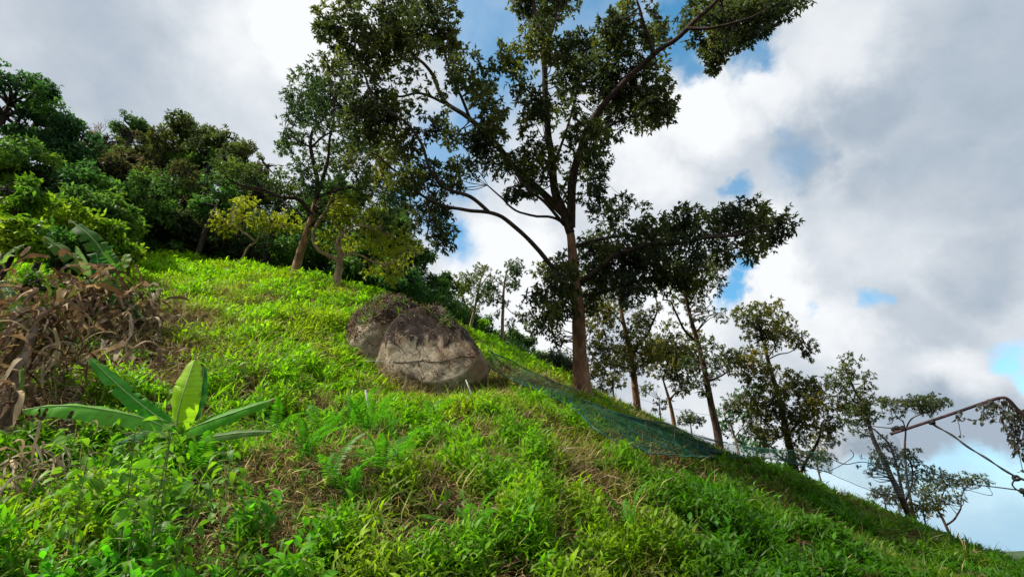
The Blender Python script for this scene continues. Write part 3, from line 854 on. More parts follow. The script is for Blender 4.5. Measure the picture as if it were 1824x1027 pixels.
WOODS = [
    (18, 180, 50, 60, 24, BLUEG, 'tall blue green tree cut by the left edge, highest of the wood'),
    (72, 188, 38, 50, 25.5, BLUEG, 'blue green tree with sky gaps, second from the left edge on the skyline'),
    (118, 240, 42, 50, 25, BLUEG, 'rounded blue green tree sloping down beside the tallest at the left edge'),
    (20, 310, 70, 55, 21, DARK, 'dark tree low at the left edge under the tallest blue green crown'),
    (120, 330, 60, 50, 22, BLUEG, 'dense dark tree under the rounded blue green crown'),
    (160, 300, 40, 46, 30, DARK, 'dark tree filling the skyline dip behind the bare twigs'),
    (285, 290, 50, 50, 36, DARK, 'dark tree behind the brownish one and the olive grey skyline tree'),
    (470, 300, 30, 26, 33, DARKB, 'small grey green tree on the skyline left of the leaning tree crown'),
    (250, 355, 60, 50, 26, DARK, 'dark green tree below the brownish tinged one'),
    (365, 300, 50, 44, 33, MID, 'mid green tree just under the feathery skyline tree'),
    (560, 385, 40, 34, 29, MID, 'mid green tree directly behind the fork of the leaning tree'),
    (695, 425, 46, 44, 29, DARK, 'dark green tree closing the gap right of the golden leaved crown'),
    (738, 462, 30, 38, 28, DARK, 'narrow dark tree under the hanging leaf cluster of the big tree'),
    (610, 360, 46, 38, 31, MID, 'mid green tree glimpsed between the leaning trunk and the golden crown'),
    (182, 250, 22, 22, 36, DARKB, 'small tree peeking over the wood beside bare twigs'),
    (235, 232, 40, 14, 38, DARK[:3], 'flat topped layered dark tree on the skyline of the wood'),
    (210, 258, 30, 18, 38, MID, 'light green rounded tree under the flat topped skyline tree'),
    (235, 300, 62, 55, 31, BROWNG, 'brownish tinged tree in the middle of the wood'),
    (322, 262, 55, 42, 34, DARKB, 'broad olive grey tree on the skyline left of the loose feathery one'),
    (385, 250, 38, 34, 33, DARKB, 'loose feathery dark tree on the skyline, right end of the wood top'),
    (425, 280, 34, 36, 31, DARKB, 'narrow dark tree stepping down the skyline at the wood right end'),
    (305, 335, 60, 48, 29, BROWNG, 'russet flecked tree below the olive grey skyline tree'),
    (395, 345, 42, 30, 27, BLUEG[1:] + [(.07, .18, .07)], 'bright blue green tree lit from above behind the yellow leaved one'),
    (180, 385, 60, 48, 20, DARK, 'dark tree behind the sunlit shrubs at the lawn upper corner'),
    (270, 400, 60, 45, 26, DARK, 'dark bushy tree at the lawn upper edge left of the yellow leaved one'),
    (350, 405, 50, 42, 27, DARKB, 'dark tree standing at the lawn edge behind the thin pale stem'),
    (455, 325, 40, 28, 29, BROWNG, 'dull brown green tree behind the long left limb of the leaning tree'),
    (505, 345, 42, 32, 29, OLIVE, 'soft olive tree behind the leaning trunk fork'),
    (440, 440, 60, 30, 27, DARK, 'low dark thicket tree above the lawn crest, left of the leaning trunk'),
    (560, 440, 50, 40, 26, DARK, 'dark green tree between the leaning trunk and the forked pale trunk'),
    (640, 480, 50, 42, 25, DARK, 'dark green tree at the right of the forked pale trunk'),
    (705, 500, 48, 38, 24.5, BLUEG[:3], 'dark blue green tree above the boulder, behind its top'),
    (650, 420, 60, 40, 28, MID, 'mid green tree behind the golden leaved crown'),
    (745, 505, 34, 34, 27, DARK, 'dark tree above the boulder right shoulder'),
    (715, 370, 26, 40, 30, DARKB, 'hazy tall tree seen through the gap left of the hanging leaf cluster'),
    (775, 520, 28, 26, 30, BLUEG, 'tree with blue green drooping fronds on the ridge above the boulder'),
    (800, 510, 26, 24, 32, MID + [(.2, .28, .06)], 'pale yellow green tree beside the drooping fronds on the ridge'),
    (830, 530, 24, 26, 33, MID, 'light green round tree behind the leaning pole-like trunk'),
    (845, 570, 30, 24, 32, DARK, 'dark tree left of the slim straight pale trunk'),
    (790, 535, 26, 20, 29, MID, 'light green tree stepping down the ridge just above the boulder'),
    (815, 565, 26, 18, 28, MID, 'mid green bush over the crest above the boulder right end'),
    (930, 612, 24, 14, 36, MID + [(.1, .25, .05)], 'bright green bush on the ridge right of the slim pale trunk'),
    (960, 640, 20, 14, 38, DARK, 'small dark bush on the ridge nearest the big trunk'),
    (900, 600, 22, 16, 36, DARK, 'dark low bush at the foot of the slim pale trunk'),
]
for i, (px, py, rx, ry, t, pal, lab) in enumerate(WOODS):
    wood(px, py, rx, ry, t, pal, lab, 100 + i)
FRONT = [
    (45, 355, 52, 34, 13, 'sunlit yellow green shrub at the left edge, under the dark trees'),
    (25, 430, 50, 45, 11, 'large leafy green shrub at the left edge above the dead leaves'),
    (115, 385, 45, 32, 14, 'sunlit shrub above the torn banana leaves'),
    (110, 440, 50, 36, 12, 'shady green shrub behind the torn banana leaves'),
    (190, 415, 45, 28, 15, 'yellow green shrub at the top left corner of the lawn'),
    (225, 455, 32, 22, 16, 'low green shrub touching the lawn corner'),
    (165, 470, 40, 24, 12.5, 'dark low shrub behind the upper banana plant'),
]
for i, (px, py, rx, ry, t, lab) in enumerate(FRONT):
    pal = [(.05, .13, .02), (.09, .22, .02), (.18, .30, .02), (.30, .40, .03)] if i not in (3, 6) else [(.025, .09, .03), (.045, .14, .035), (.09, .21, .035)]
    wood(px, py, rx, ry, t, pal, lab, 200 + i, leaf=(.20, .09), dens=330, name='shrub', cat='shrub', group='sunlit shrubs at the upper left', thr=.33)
# lime bushes on the crest beside the boulder
for i, (px, py, rx, ry, t, lab) in enumerate([
    (862, 578, 9, 9, 25, 'small lime green sapling bush on the slope left of the slim pale trunk'),
    (845, 618, 13, 9, 19, 'lime green leafy bush touching the boulder upper right edge'),
    (875, 606, 12, 8, 24, 'bright green weed clump between the pole-like trunk and the slim pale trunk')]):
    wood(px, py, rx, ry, t, LIME[:3], lab, 240 + i, leaf=(.16, .08), dens=260, name='bush', cat='bush', group='lime bushes on the crest', thr=.2, n=5)
for i, (px, py, rx, ry, t, lab) in enumerate([
    (60, 505, 40, 22, 8.6, 'green leafy weed clump growing through the dead leaves at the left edge'),
    (238, 640, 26, 16, 8.6, 'green weed clump at the right foot of the grey withered leaves'),
    (140, 622, 24, 14, 8.3, 'small green weed clump in the middle of the dead leaf bank'),
    (262, 520, 26, 16, 12.5, 'dull green weed clump beside the round banana leaf'),
    (58, 780, 26, 16, 5.4, 'green weed clump at the foot of the dead brown banana stem')]):
    wood(px, py, rx, ry, t, [(.05, .14, .02), (.09, .2, .03), (.15, .27, .03)], lab, 260 + i, leaf=(.10, .04), dens=900, name='weed_clump', cat='weeds', group='weed clumps in the dead leaf bank', thr=.3, n=6, lmat=M_GRASS)
# bare twigs on the skyline
def bare(px, py, t, h, label, seed):
    rs = np.random.RandomState(seed)
    b, _ = gbase(px, py, t)
    c = P(px, py, t)
    root = tag(empty('bare_tree', c), label, 'bare tree'); root['_o'] = [float(a) for a in c]
    tu = Tubes(); foot = np.array([c[0], c[1], min(b[2], c[2] - 2)])
    tu.add(*smooth_path([foot - [0, 0, .3], c], [.12, .08], 6), 7)

    def rec(p, d, l, r, k):
        e = p + d * l
        tu.add(*smooth_path([p, (p + e) / 2 + rs.normal(0, .06, 3) * l, e], [r, r * .8, r * .55], 3), 5)
        if k:
            for _ in range(3 if k > 1 else 2):
                rec(e, norm((d + rs.normal(0, .42, 3))[None])[0], l * rs.uniform(.6, .85), r * .55, k - 1)
    for a in range(4):
        rec(c, norm(np.array([[rs.uniform(-.8, .8), rs.uniform(-.3, .3), 1]]))[0], h * .35, .05, 3)
    root_w = tu.build('trunk', M_BARK_PALE, root)
    return root


bare(168, 245, 36, 1.9, 'leafless pale twigs of a dead tree on the skyline of the wood', 5)

# ---------------------------------------------------------------- ground cover (nobody could count it)
BROWN = [(1040, 850, 45, .9), (960, 775, 40, .9), (620, 845, 60, 1), (480, 850, 50, 1), (790, 912, 38, 1), (840, 950, 50, .9),
         (1405, 915, 60, 1), (1180, 860, 40, .9), (1330, 960, 30, .8), (560, 745, 26, .8), (1090, 935, 16, .8), (300, 640, 60, .5), (190, 600, 120, .7), (70, 640, 100, .7),
         (410, 528, 22, .6), (350, 600, 40, .6), (950, 690, 42, 1), (900, 675, 30, 1), (1000, 705, 26, 1), (1230, 850, 36, .6), (430, 545, 30, .5), (660, 860, 40, .8),
         (1180, 840, 40, .6), (640, 740, 20, .5), (330, 690, 50, .5), (700, 690, 26, .7), (1310, 880, 40, .5), (1520, 905, 40, .8), (1640, 940, 30, .5),
         (980, 960, 40, .5), (700, 985, 40, .5), (30, 760, 60, .9), (890, 860, 40, .6), (1120, 900, 40, .5), (270, 530, 40, .5), (60, 540, 80, .8)]
BP = []
for (px, py, r, k) in BROWN:
    g, t = G(px, py)
    BP.append((g[0], g[1], r * t / F * 1.6, k))


def brownness(x, y):
    a = np.zeros(len(x))
    for (bx, by, r, k) in BP:
        d = np.hypot(x - bx, (y - by) * .75) / r
        a = np.maximum(a, k * np.clip(1.35 - d, 0, 1))
    q = np.stack([x, y, np.zeros(len(x))], 1)
    a = a + (fbm(q * 1.6, 31, 3) - .5) * .9
    a = np.maximum(a, np.clip((fbm(q * 2.3, 77, 3) - (.56 - .06 * sstep(y, 11, 7))) * 4, 0, .9))
    return np.clip(a, 0, 1)


def sample_ground(n, r0, r1, pw, rs, margin=260):
    u = rs.uniform(0, 1, n)
    r = (r0 ** (pw + 1) + u * (r1 ** (pw + 1) - r0 ** (pw + 1))) ** (1 / (pw + 1))
    a = rs.uniform(-1.02, 1.02, n)
    x = r * np.sin(a); y = r * np.cos(a)
    z = gz(x, y)
    p = np.stack([x, y, z], 1)
    px, py, dep = project(p)
    k = (px > -margin) & (px < 1824 + margin) & (py > 380) & (py < 1250) & (dep > 1.5)
    return p[k], px[k], py[k], r[k]


def gnormal(p):
    e = .3
    dx = (gz(p[:, 0] + e, p[:, 1]) - gz(p[:, 0] - e, p[:, 1])) / (2 * e)
    dy = (gz(p[:, 0], p[:, 1] + e) - gz(p[:, 0], p[:, 1] - e)) / (2 * e)
    return norm(np.stack([-dx, -dy, np.ones(len(p))], 1))


def sstep(x, a, b):
    t = np.clip((x - a) / (b - a), 0, 1)
    return t * t * (3 - 2 * t)


C_LIME = np.array([.22, .41, .012]); C_GREEN = np.array([.125, .29, .010]); C_DEEP = np.array([.05, .165, .010])
C_YEL = np.array([.36, .42, .02]); C_OLV = np.array([.16, .18, .03]); C_DRY = np.array([.22, .135, .065]); C_BRN = np.array([.10, .055, .03])


def cover_color(p, px, py, r, rs):
    n1 = fbm(p * .9, 61, 2); n2 = fbm(p * 2.7, 62, 2)
    base = C_GREEN * np.ones((len(p), 1))
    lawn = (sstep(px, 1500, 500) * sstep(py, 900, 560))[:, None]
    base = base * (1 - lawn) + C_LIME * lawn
    right = (sstep(px, 900, 1350) * sstep(py, 640, 800) * .85)[:, None]  # tree shade over the right slope, put into the leaf colour
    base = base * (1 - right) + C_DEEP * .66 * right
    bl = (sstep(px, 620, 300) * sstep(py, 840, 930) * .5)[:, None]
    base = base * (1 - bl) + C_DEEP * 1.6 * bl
    y = (sstep(n1, .48, .68) * (.6 - .45 * sstep(px, 1050, 1350)))[:, None]
    base = base * (1 - y) + C_YEL * .8 * y
    g = (sstep(n2, .5, .7) * .4)[:, None]
    base = base * (1 - g) + C_DEEP * 1.3 * g
    br = brownness(p[:, 0], p[:, 1])
    o = (sstep(br, .15, .6) * (.6 - .4 * sstep(px, 1050, 1350)))[:, None]
    base = base * (1 - o) + C_OLV * o
    return base * rs.uniform(.7, 1.3, (len(p), 1)), br


def cover(name, n, r0, r1, pw, K, L0, W0, hmul, seed, shape, label, cat, sel=None, growth=.5, elev=(.15, 1.1), droop=.35, cmul=(1, 1, 1), lowb=.75):
    rs = np.random.RandomState(seed)
    p, px, py, r = sample_ground(n, r0, r1, pw, rs)
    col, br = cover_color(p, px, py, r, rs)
    keep = rs.uniform(0, 1, len(p)) > np.clip(br * lowb * 1.7 + .6 * sstep(fbm(p * 2.4, 91, 2), .54, .66) * sstep(r, 30, 7), 0, .97)
    if sel is not None:
        keep &= rs.uniform(0, 1, len(p)) < sel(p, px, py)
    p, px, py, r, col, br = p[keep], px[keep], py[keep], r[keep], col[keep], br[keep]
    gn = gnormal(p)
    clump = sstep(fbm(p * 1.9, seed + 4, 2), .3, .75)
    nearrock = np.clip(1.6 - np.hypot(p[:, 0] + 2.3, p[:, 1] - 11.8) / 2.4, 0, .62)
    nearrock = np.maximum(nearrock, .65 * sstep(px, 980, 1060) * sstep(px, 1480, 1380) * sstep(py, 690, 710) * sstep(py, 850, 815))
    h = (1 - .5 * sstep(px, 1250, 1650)) * (1 - nearrock) * hmul * (.2 + 1.5 * clump) * rs.uniform(.5, 1.25, len(p)) * (1 - .5 * br)
    g = (np.maximum(r, 4) / 4) ** growth
    m = len(p)
    az = np.repeat(rs.uniform(0, 6.28, m), K) + np.tile(np.arange(K) * 2.4, m) + rs.normal(0, .3, m * K)
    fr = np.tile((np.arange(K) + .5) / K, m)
    el = rs.uniform(elev[0], elev[1], m * K) * (.4 + .8 * fr)
    stem = norm(np.array([0, 0, 1.0]) + gn * .7 + rs.normal(0, .22, (m, 3)))
    pos = np.repeat(p, K, 0) + np.repeat(stem * h[:, None], K, 0) * fr[:, None] + rs.normal(0, .012, (m * K, 3))
    out = np.stack([np.cos(az) * np.cos(el), np.sin(az) * np.cos(el), np.sin(el)], 1)
    out = norm(out + np.repeat(gn, K, 0) * .35)
    up = norm(np.repeat(stem, K, 0) + rs.normal(0, .25, (m * K, 3)))
    gg = np.repeat(g, K)
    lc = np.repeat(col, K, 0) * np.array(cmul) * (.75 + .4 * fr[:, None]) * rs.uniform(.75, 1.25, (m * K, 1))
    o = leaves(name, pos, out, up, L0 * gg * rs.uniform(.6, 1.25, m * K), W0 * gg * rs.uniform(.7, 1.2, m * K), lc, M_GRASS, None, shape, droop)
    tag(o, label, cat, kind='stuff')
    return o


cover('ground_cover', 66000, 2.9, 9.5, .1, 8, .105, .026, .32, 301, 'oval', 'lush green creeping leaves covering the near slope', 'ground cover', growth=.35)
cover('hillside_plants', 105000, 8.5, 40, -.1, 9, .125, .034, .30, 302, 'fold', 'bright green low plants covering the upper slope', 'ground cover', growth=.36)
cover('grass', 30000, 3.0, 34, .0, 6, .20, .011, .16, 303, 'fold', 'long thin green grass blades between the leafy plants', 'grass', growth=.35, elev=(.5, 1.35), droop=.3, cmul=(1.1, 1.05, 1), lowb=.4)
cover('tall_grass', 9000, 3.2, 16, .0, 9, .34, .020, .10, 305, 'oval', 'clumps of long arching green blades among the low plants', 'grass',
      sel=lambda p, px, py: sstep(fbm(p * 1.5, 95, 2), .50, .62), growth=.2, elev=(.5, 1.35), droop=.45, cmul=(1.15, 1.1, 1), lowb=.5)
# broad pointed leaves, lower left
cover('broadleaf_weeds', 16000, 2.8, 7.0, .2, 9, .105, .05, .38, 304, 'oval', 'dense broad pointed leaves carpeting the lower left corner', 'weeds',
      sel=lambda p, px, py: sstep(px, 640, 420) * sstep(py, 830, 920) + .10 * sstep(fbm(p * 1.3, 90, 2), .5, .6), growth=.1, droop=.3, cmul=(.75, 1.05, 1), lowb=.6)


def dry_cover(name, n, r0, r1, seed, label, cat, thr=.38, L0=.15, W0=.009, K=12, pw=.0, lay=.3, growth=.35, sel=None, cols=None):
    rs = np.random.RandomState(seed)
    p, px, py, r = sample_ground(n, r0, r1, pw, rs)
    br = brownness(p[:, 0], p[:, 1])
    keep = br > thr + rs.uniform(-.15, .25, len(p))
    if sel is not None: keep &= rs.uniform(0, 1, len(p)) < sel(p, px, py)
    p, r = p[keep], r[keep]
    m = len(p); gn = gnormal(p)
    az = rs.uniform(0, 6.28, m * K)
    el = rs.uniform(-.3, .8, m * K) * lay * 2
    out = np.stack([np.cos(az) * np.cos(el), np.sin(az) * np.cos(el), np.sin(el)], 1)
    # most dead blades hang downhill
    dn = gn * np.array([1, 1, 0]); dn = norm(dn + np.array([0, 0, -.35]))
    out = norm(out + np.repeat(dn, K, 0) * .35 + np.repeat(gn, K, 0) * .45)
    pos = np.repeat(p + gn * .05, K, 0) + rs.normal(0, .04, (m * K, 3)) + np.repeat(gn, K, 0) * rs.uniform(0, .12, (m * K, 1))
    gg = np.repeat((np.maximum(r, 4) / 4) ** growth, K)
    cols = np.array(cols if cols is not None else [C_DRY * .6, C_BRN, C_DRY * 1.3, (.15, .11, .07), (.14, .065, .035), C_BRN * .7, (.13, .15, .03)])
    c = cols[rs.randint(0, len(cols), m * K)] * rs.uniform(.6, 1.3, (m * K, 1))
    up = norm(np.repeat(gn, K, 0) + rs.normal(0, .4, (m * K, 3)))
    o = leaves(name, pos, out, up, L0 * gg * rs.uniform(.4, 1.3, m * K), W0 * gg * rs.uniform(.6, 1.4, m * K), c, M_DRY, None, 'oval' if r1 < 12 else 'fold', .35)
    tag(o, label, cat, kind='stuff')
    return o


dry_cover('dry_grass', 42000, 3.0, 34, 311, 'withered brown grass and twigs on the bare patches of the slope', 'dry grass', thr=.32, sel=lambda p, px, py: 1 - .6 * sstep(px, 1100, 1400))
dry_cover('dry_stalks', 26000, 3.0, 20, 313, 'scattered straw coloured stalks standing among the green plants', 'dry grass', thr=.06, L0=.24, W0=.008, K=3, lay=.9, growth=.4, sel=lambda p, px, py: .85 - .8 * sstep(px, 1050, 1350), cols=[(.42, .34, .14), (.34, .26, .13), (.5, .42, .2), (.24, .2, .06)])
dry_cover('leaf_litter', 14000, 5.0, 16, 312, 'heap of dead grey brown leaves around the left side', 'dead leaves', thr=.3, L0=.26, W0=.032, K=5, growth=.1,
          sel=lambda p, px, py: sstep(px, 360, 250) * sstep(py, 440, 480) * sstep(py, 860, 780) + .02,
          cols=[(.16, .12, .095), (.22, .17, .13), (.10, .065, .045), (.28, .23, .18), (.13, .07, .05)])

# ---------------------------------------------------------------- boulders
def boulder(name, label, px, py, t, rad, cuts, seed, mat, rot=0.0, group=None):
    import bmesh
    bm = bmesh.new()
    bmesh.ops.create_icosphere(bm, subdivisions=6, radius=1)
    c = P(px, py, t)
    V = np.array([v.co[:] for v in bm.verts])
    Fc = np.array([[v.index for v in f.verts] for f in bm.faces])
    bm.free()
    for (nrm, d) in cuts:
        nn = np.array(nrm, float); nn /= np.linalg.norm(nn)
        s = V @ nn
        ex = np.clip(s - d, 0, None)
        V = V - nn * (ex * .88)[:, None]
    q = V * 1.6 + seed
    disp = (fbm(q, seed, 3) - .5) * .22 + (fbm(q * 4, seed + 2, 3) - .5) * .06 + (fbm(q * 14, seed + 3, 2) - .5) * .018
    V = V * (1 + disp[:, None])
    V = V * np.array(rad)
    cr, sr = math.cos(rot), math.sin(rot)
    V = V @ np.array([[cr, sr, 0], [-sr, cr, 0], [0, 0, 1]])
    V = V + c
    o = mesh_obj(name, V, Fc, mat, smooth=True, origin=(c[0], c[1], c[2] - rad[2] * .6))
    tag(o, label, 'boulder', group)
    return o, V, Fc


def rock_mat():
    m, nt, N, L = nodes_mat('boulder_stone')
    out = N('ShaderNodeOutputMaterial'); pb = N('ShaderNodeBsdfPrincipled')
    pb.inputs['Roughness'].default_value = .9; pb.inputs['Specular IOR Level'].default_value = .2
    geo = N('ShaderNodeTexCoord')

    def nz(s, d=8, r=.6, st=(1, 1, 1)):
        mp = N('ShaderNodeMapping'); mp.inputs['Scale'].default_value = st
        L(geo.outputs['Object'], mp.inputs[0])
        n = N('ShaderNodeTexNoise'); n.inputs['Scale'].default_value = s; n.inputs['Detail'].default_value = d
        n.inputs['Roughness'].default_value = r
        L(mp.outputs[0], n.inputs['Vector']); return n.outputs['Fac']

    def mix(f, a, b):
        x = N('ShaderNodeMix'); x.data_type = 'RGBA'
        L(f, x.inputs[0])
        for i, v in ((6, a), (7, b)):
            if isinstance(v, tuple): x.inputs[i].default_value = (*v, 1)
            else: L(v, x.inputs[i])
        return x.outputs[2]

    def rng(v, a, b):
        r = N('ShaderNodeMapRange'); L(v, r.inputs[0]); r.inputs[1].default_value = a; r.inputs[2].default_value = b
        return r.outputs[0]
    stone = mix(rng(nz(2.2, 9), .35, .65), (.19, .15, .10), (.38, .33, .24))
    stone = mix(rng(nz(9, 6), .55, .7), stone, (.11, .085, .06))
    stone = mix(rng(nz(1.1, 5, .6, (1, 1, .5)), .5, .68), stone, (.19, .12, .07))
    sp = N('ShaderNodeSeparateXYZ'); L(geo.outputs['Object'], sp.inputs[0])
    # lichen and old leaf stain cover the upper third, running down in streaks
    st = N('ShaderNodeMath'); st.operation = 'MULTIPLY_ADD'
    L(nz(2.6, 9, .7, (1.6, 1.6, .55)), st.inputs[0]); st.inputs[1].default_value = 2.4; L(sp.outputs['Z'], st.inputs[2])
    top = rng(st.outputs[0], 2.2, 2.38)
    fin = mix(top, stone, (.04, .027, .022))
    moss = rng(nz(3.1, 7, .7), .56, .66)
    mm = N('ShaderNodeMath'); mm.operation = 'MULTIPLY'; L(moss, mm.inputs[0]); L(top, mm.inputs[1])
    fin = mix(mm.outputs[0], fin, (.13, .11, .09))
    L(fin, pb.inputs['Base Color'])
    bp = N('ShaderNodeBump'); bp.inputs['Strength'].default_value = .8; bp.inputs['Distance'].default_value = .05
    L(nz(12, 10, .7), bp.inputs['Height']); L(bp.outputs[0], pb.inputs['Normal'])
    L(pb.outputs[0], out.inputs[0])
    return m


M_ROCK = rock_mat()
# right boulder: a big smooth face towards the track; left one behind it, broken and overgrown
o1, V1, F1 = boulder('boulder', 'large grey boulder with a smooth face, dark stained top and a black line across it', 775, 642, 13.2, (1.50, 1.5, 1.52),
                     [((.15, -1, .25), .60), ((.85, -.25, .62), .70), ((-.7, -.3, .7), .93)], 4, M_ROCK)
o2, V2, F2 = boulder('boulder', 'brown boulder half buried in dead leaves, left of the smooth grey one', 684, 612, 14.2, (1.52, 1.3, 1.46),
                     [((-.75, -.7, .5), .66), ((.9, -.4, .1), .8)], 9, M_ROCK)
bvh1 = BVHTree.FromPolygons([tuple(v) for v in V1], [tuple(int(a) for a in f) for f in F1])
bvh2 = BVHTree.FromPolygons([tuple(v) for v in V2], [tuple(int(a) for a in f) for f in F2])


def on_rock(px, py, bvhs, off=.012):
    d = ray(px, py); dn = d / np.linalg.norm(d)
    best = None
    for b_ in bvhs:
        h = b_.ray_cast(Vector(CAM), Vector(dn))
        if h[0] is not None and (best is None or h[3] < best[1]):
            best = (np.array(h[0]) - dn * off, h[3], np.array(h[1]))
    return best


M_CABLE = noise_mat('black_rope', (.008, .008, .009), (.03, .03, .03), 30, .7, .3)
M_WIRE = noise_mat('grey_wire', (.25, .25, .24), (.5, .5, .48), 30, .5, .2)
pts = []
for px in range(700, 846, 5):
    y = 644 - 0.0 * (px - 700) if px < 770 else 644 - (px - 770) * .13
    h = on_rock(px, y + 1.5 * math.sin(px * .09), [bvh1])
    if h: pts.append(h[0])
tu = Tubes(); tu.add(*smooth_path(pts, [.008] * len(pts), 2), 6)
w0_pts = pts; w0 = tu.build('rope', M_CABLE); tag(w0, 'black rope stretched across the smooth face of the grey boulder', 'rope')
ck = [on_rock(x_, y_, [bvh1], .002) for x_, y_ in [(738, 592), (745, 603), (741, 616), (748, 630), (745, 648), (752, 662), (757, 676)]]
ck = [c_[0] for c_ in ck if c_]
tu = Tubes(); tu.add(*smooth_path(ck, [.004, .009, .006, .008, .005, .006, .003][:len(ck)], 5), 5, .3)
ckm = Tubes(); ckm = tu.build('crack', noise_mat('rock_crack', (.02, .016, .012), (.05, .04, .03), 20, .95, 0), None, origin=tuple(o1['_o'])); ckm.parent = o1; ckm.location = (0, 0, 0)
a = P(648, 643, 12.2); tu = Tubes(); tu.add(*smooth_path([a, (a + pts[0]) / 2 - [0, 0.1, .02], pts[0]], [.006] * 3, 4), 5)
w1 = tu.build('wire', M_WIRE); tag(w1, 'thin pale wire leading left from the rope on the boulder', 'wire')

# dead stalks, twigs and seedlings on the tops of the boulders
def rock_litter(name, label, bv, box, n, seed, cols, L0, W0, upness, mat, cat, thr=.45, lim=.5):
    rs = np.random.RandomState(seed)
    PP = []; NN = []
    x0, x1, y0, y1 = box
    while len(PP) < n:
        px = rs.uniform(x0, x1); py = rs.uniform(y0, y1)
        h = on_rock(px, py, bv, 0)
        if h is None: 
            n -= .25; continue
        q = h[0]
        # overgrown towards the top
        if rs.uniform() > np.clip((h[2][2] - (lim if px > 690 else lim - .35)) * 2.5 + (vnoise(q[None] * 2.2, seed)[0] - .5) * 1.6, 0.01, 1): 
            n -= .25; continue
        PP.append(q); NN.append(h[2])
    p = np.array(PP); nn = np.array(NN); K = 4
    m = len(p)
    out = norm(rs.normal(0, 1, (m * K, 3)) + np.repeat(nn, K, 0) * .7 + np.array([0, 0, upness]))
    pos = np.repeat(p, K, 0) + rs.normal(0, .03, (m * K, 3))
    cols = np.array(cols); c = cols[rs.randint(0, len(cols), m * K)] * rs.uniform(.6, 1.3, (m * K, 1))
    o = leaves(name, pos, out, norm(np.repeat(nn, K, 0) + rs.normal(0, .3, (m * K, 3))), L0 * rs.uniform(.4, 1.3, m * K), W0 * rs.uniform(.6, 1.4, m * K), c, mat, None, 'oval', .4)
    tag(o, label, cat, kind='stuff')


DEADC = [(.12, .08, .05), (.20, .15, .10), (.07, .045, .03), (.26, .2, .14), (.10, .06, .045)]
rock_litter('boulder_litter', 'dead leaves and matted stalks covering the top and left side of the boulders', [bvh2, bvh1], (608, 850, 522, 690), 7000, 21, DEADC, .13, .022, -.1, M_DRY, 'dead leaves')
rock_litter('boulder_weeds', 'small green weeds rooted on top of the boulders', [bvh2, bvh1], (640, 820, 522, 600), 700, 22, [(.08, .16, .03), (.12, .2, .04), (.16, .18, .05)], .16, .03, .6, M_GRASS, 'weeds')

# ---------------------------------------------------------------- stakes and sticks
M_PVC = noise_mat('white_pipe', (.30, .30, .24), (.62, .64, .58), 12, .45, .1, spec=.4)
M_STICK = noise_mat('pale_stick', (.30, .24, .10), (.55, .45, .2), 14, .7, .4, None, None, (1, 1, .2))


def stake(px0, py0, px1, py1, r, label, name='stake', mat=None, cap=True):
    g, t = G(px0, py0)
    top = P(px1, py1, t)
    g2 = g - norm((top - g)[None])[0] * .2
    tu = Tubes(); tu.add([g2, g, (g + top) / 2 + [.004, 0, 0], top], [r, r, r * .98, r * .97], 10, .05)
    o = tu.build(name, mat or M_PVC, origin=tuple(g)); tag(o, label, 'stake')
    return o


stake(664, 768, 651, 694, .017, 'white stake leaning in the weeds below the boulders', 'stake')
stake(850, 730, 830, 676, .015, 'short pale stake against the right foot of the grey boulder')
stake(1190, 778, 1189, 752, .018, 'thin white stake beside the green net, under the reddish forked trunk')
stake(1123, 735, 1122, 718, .016, 'tiny white stake by the foot of the orange brown trunk')
g0, t0 = G(985, 905); g1, t1 = G(1050, 953)
tu = Tubes(); tu.add(*smooth_path([g0 + [0, 0, .16], (g0 + g1) / 2 + [0, 0, .2], g1 + [0, 0, .16]], [.016, .018, .012], 4), 8, .1)
o = tu.build('stick', M_STICK); tag(o, 'long yellow stick lying in the weeds at the lower centre', 'stick')
g0, t0 = G(900, 1020); g1 = P(922, 985, t0)
tu = Tubes(); tu.add(*smooth_path([g0, (g0 + g1) / 2 + [.02, 0, .01], g1], [.008, .012, .005], 4), 8, .1)
o = tu.build('stick', M_STICK); tag(o, 'short yellow stick standing at the bottom edge near the centre', 'stick')
g, t = G(790, 905)

# ---------------------------------------------------------------- undergrowth closing the foot of the woods
def undergrowth():
    rs = np.random.RandomState(400)
    n = 5200
    px = rs.uniform(190, 1015, n)
    t = rs.uniform(24, 36, n) - 5 * sstep(px, 260, 190) + 4 * sstep(px, 820, 960)
    base = np.array([P(a, 500, b_) for a, b_ in zip(px, t)])
    z = gz(base[:, 0], base[:, 1])
    top = 4.2 * sstep(px, 900, 480) + .7
    hgt = rs.uniform(0, 1, n) * top * (.5 + fbm(base * .35, 8, 2))
    c = np.stack([base[:, 0], base[:, 1], z + hgt], 1)
    # keep clear of the lawn side of the crest
    cpx, cpy, _ = project(c)
    lawn_t = np.interp(px, [190, 285, 430, 525, 605, 660, 850, 896, 960, 1015], [22, 26, 26, 25, 24, 23.5, 26.5, 31, 31, 31])
    c = c[t > lawn_t]; m = len(c); K = 26
    u = norm(rs.normal(0, 1, (m * K, 3)))
    pos = np.repeat(c, K, 0) + u * rs.uniform(0, .55, (m * K, 1))
    col = palette(pos, [(.02, .055, .025), (.035, .09, .03), (.05, .13, .03), (.10, .2, .035)], 9, .6, .3, rs)
    o = leaves('undergrowth', pos, norm(u + rs.normal(0, .5, (m * K, 3))), norm(np.array([0, 0, 1.0]) + rs.normal(0, .4, (m * K, 3))),
               .24 * rs.uniform(.6, 1.3, m * K), .09 * rs.uniform(.6, 1.3, m * K), col, M_LEAF, None, 'fold', .3)
    tag(o, 'dark tangled undergrowth along the upper edge of the lawn under the woods', 'undergrowth', kind='stuff')


undergrowth()

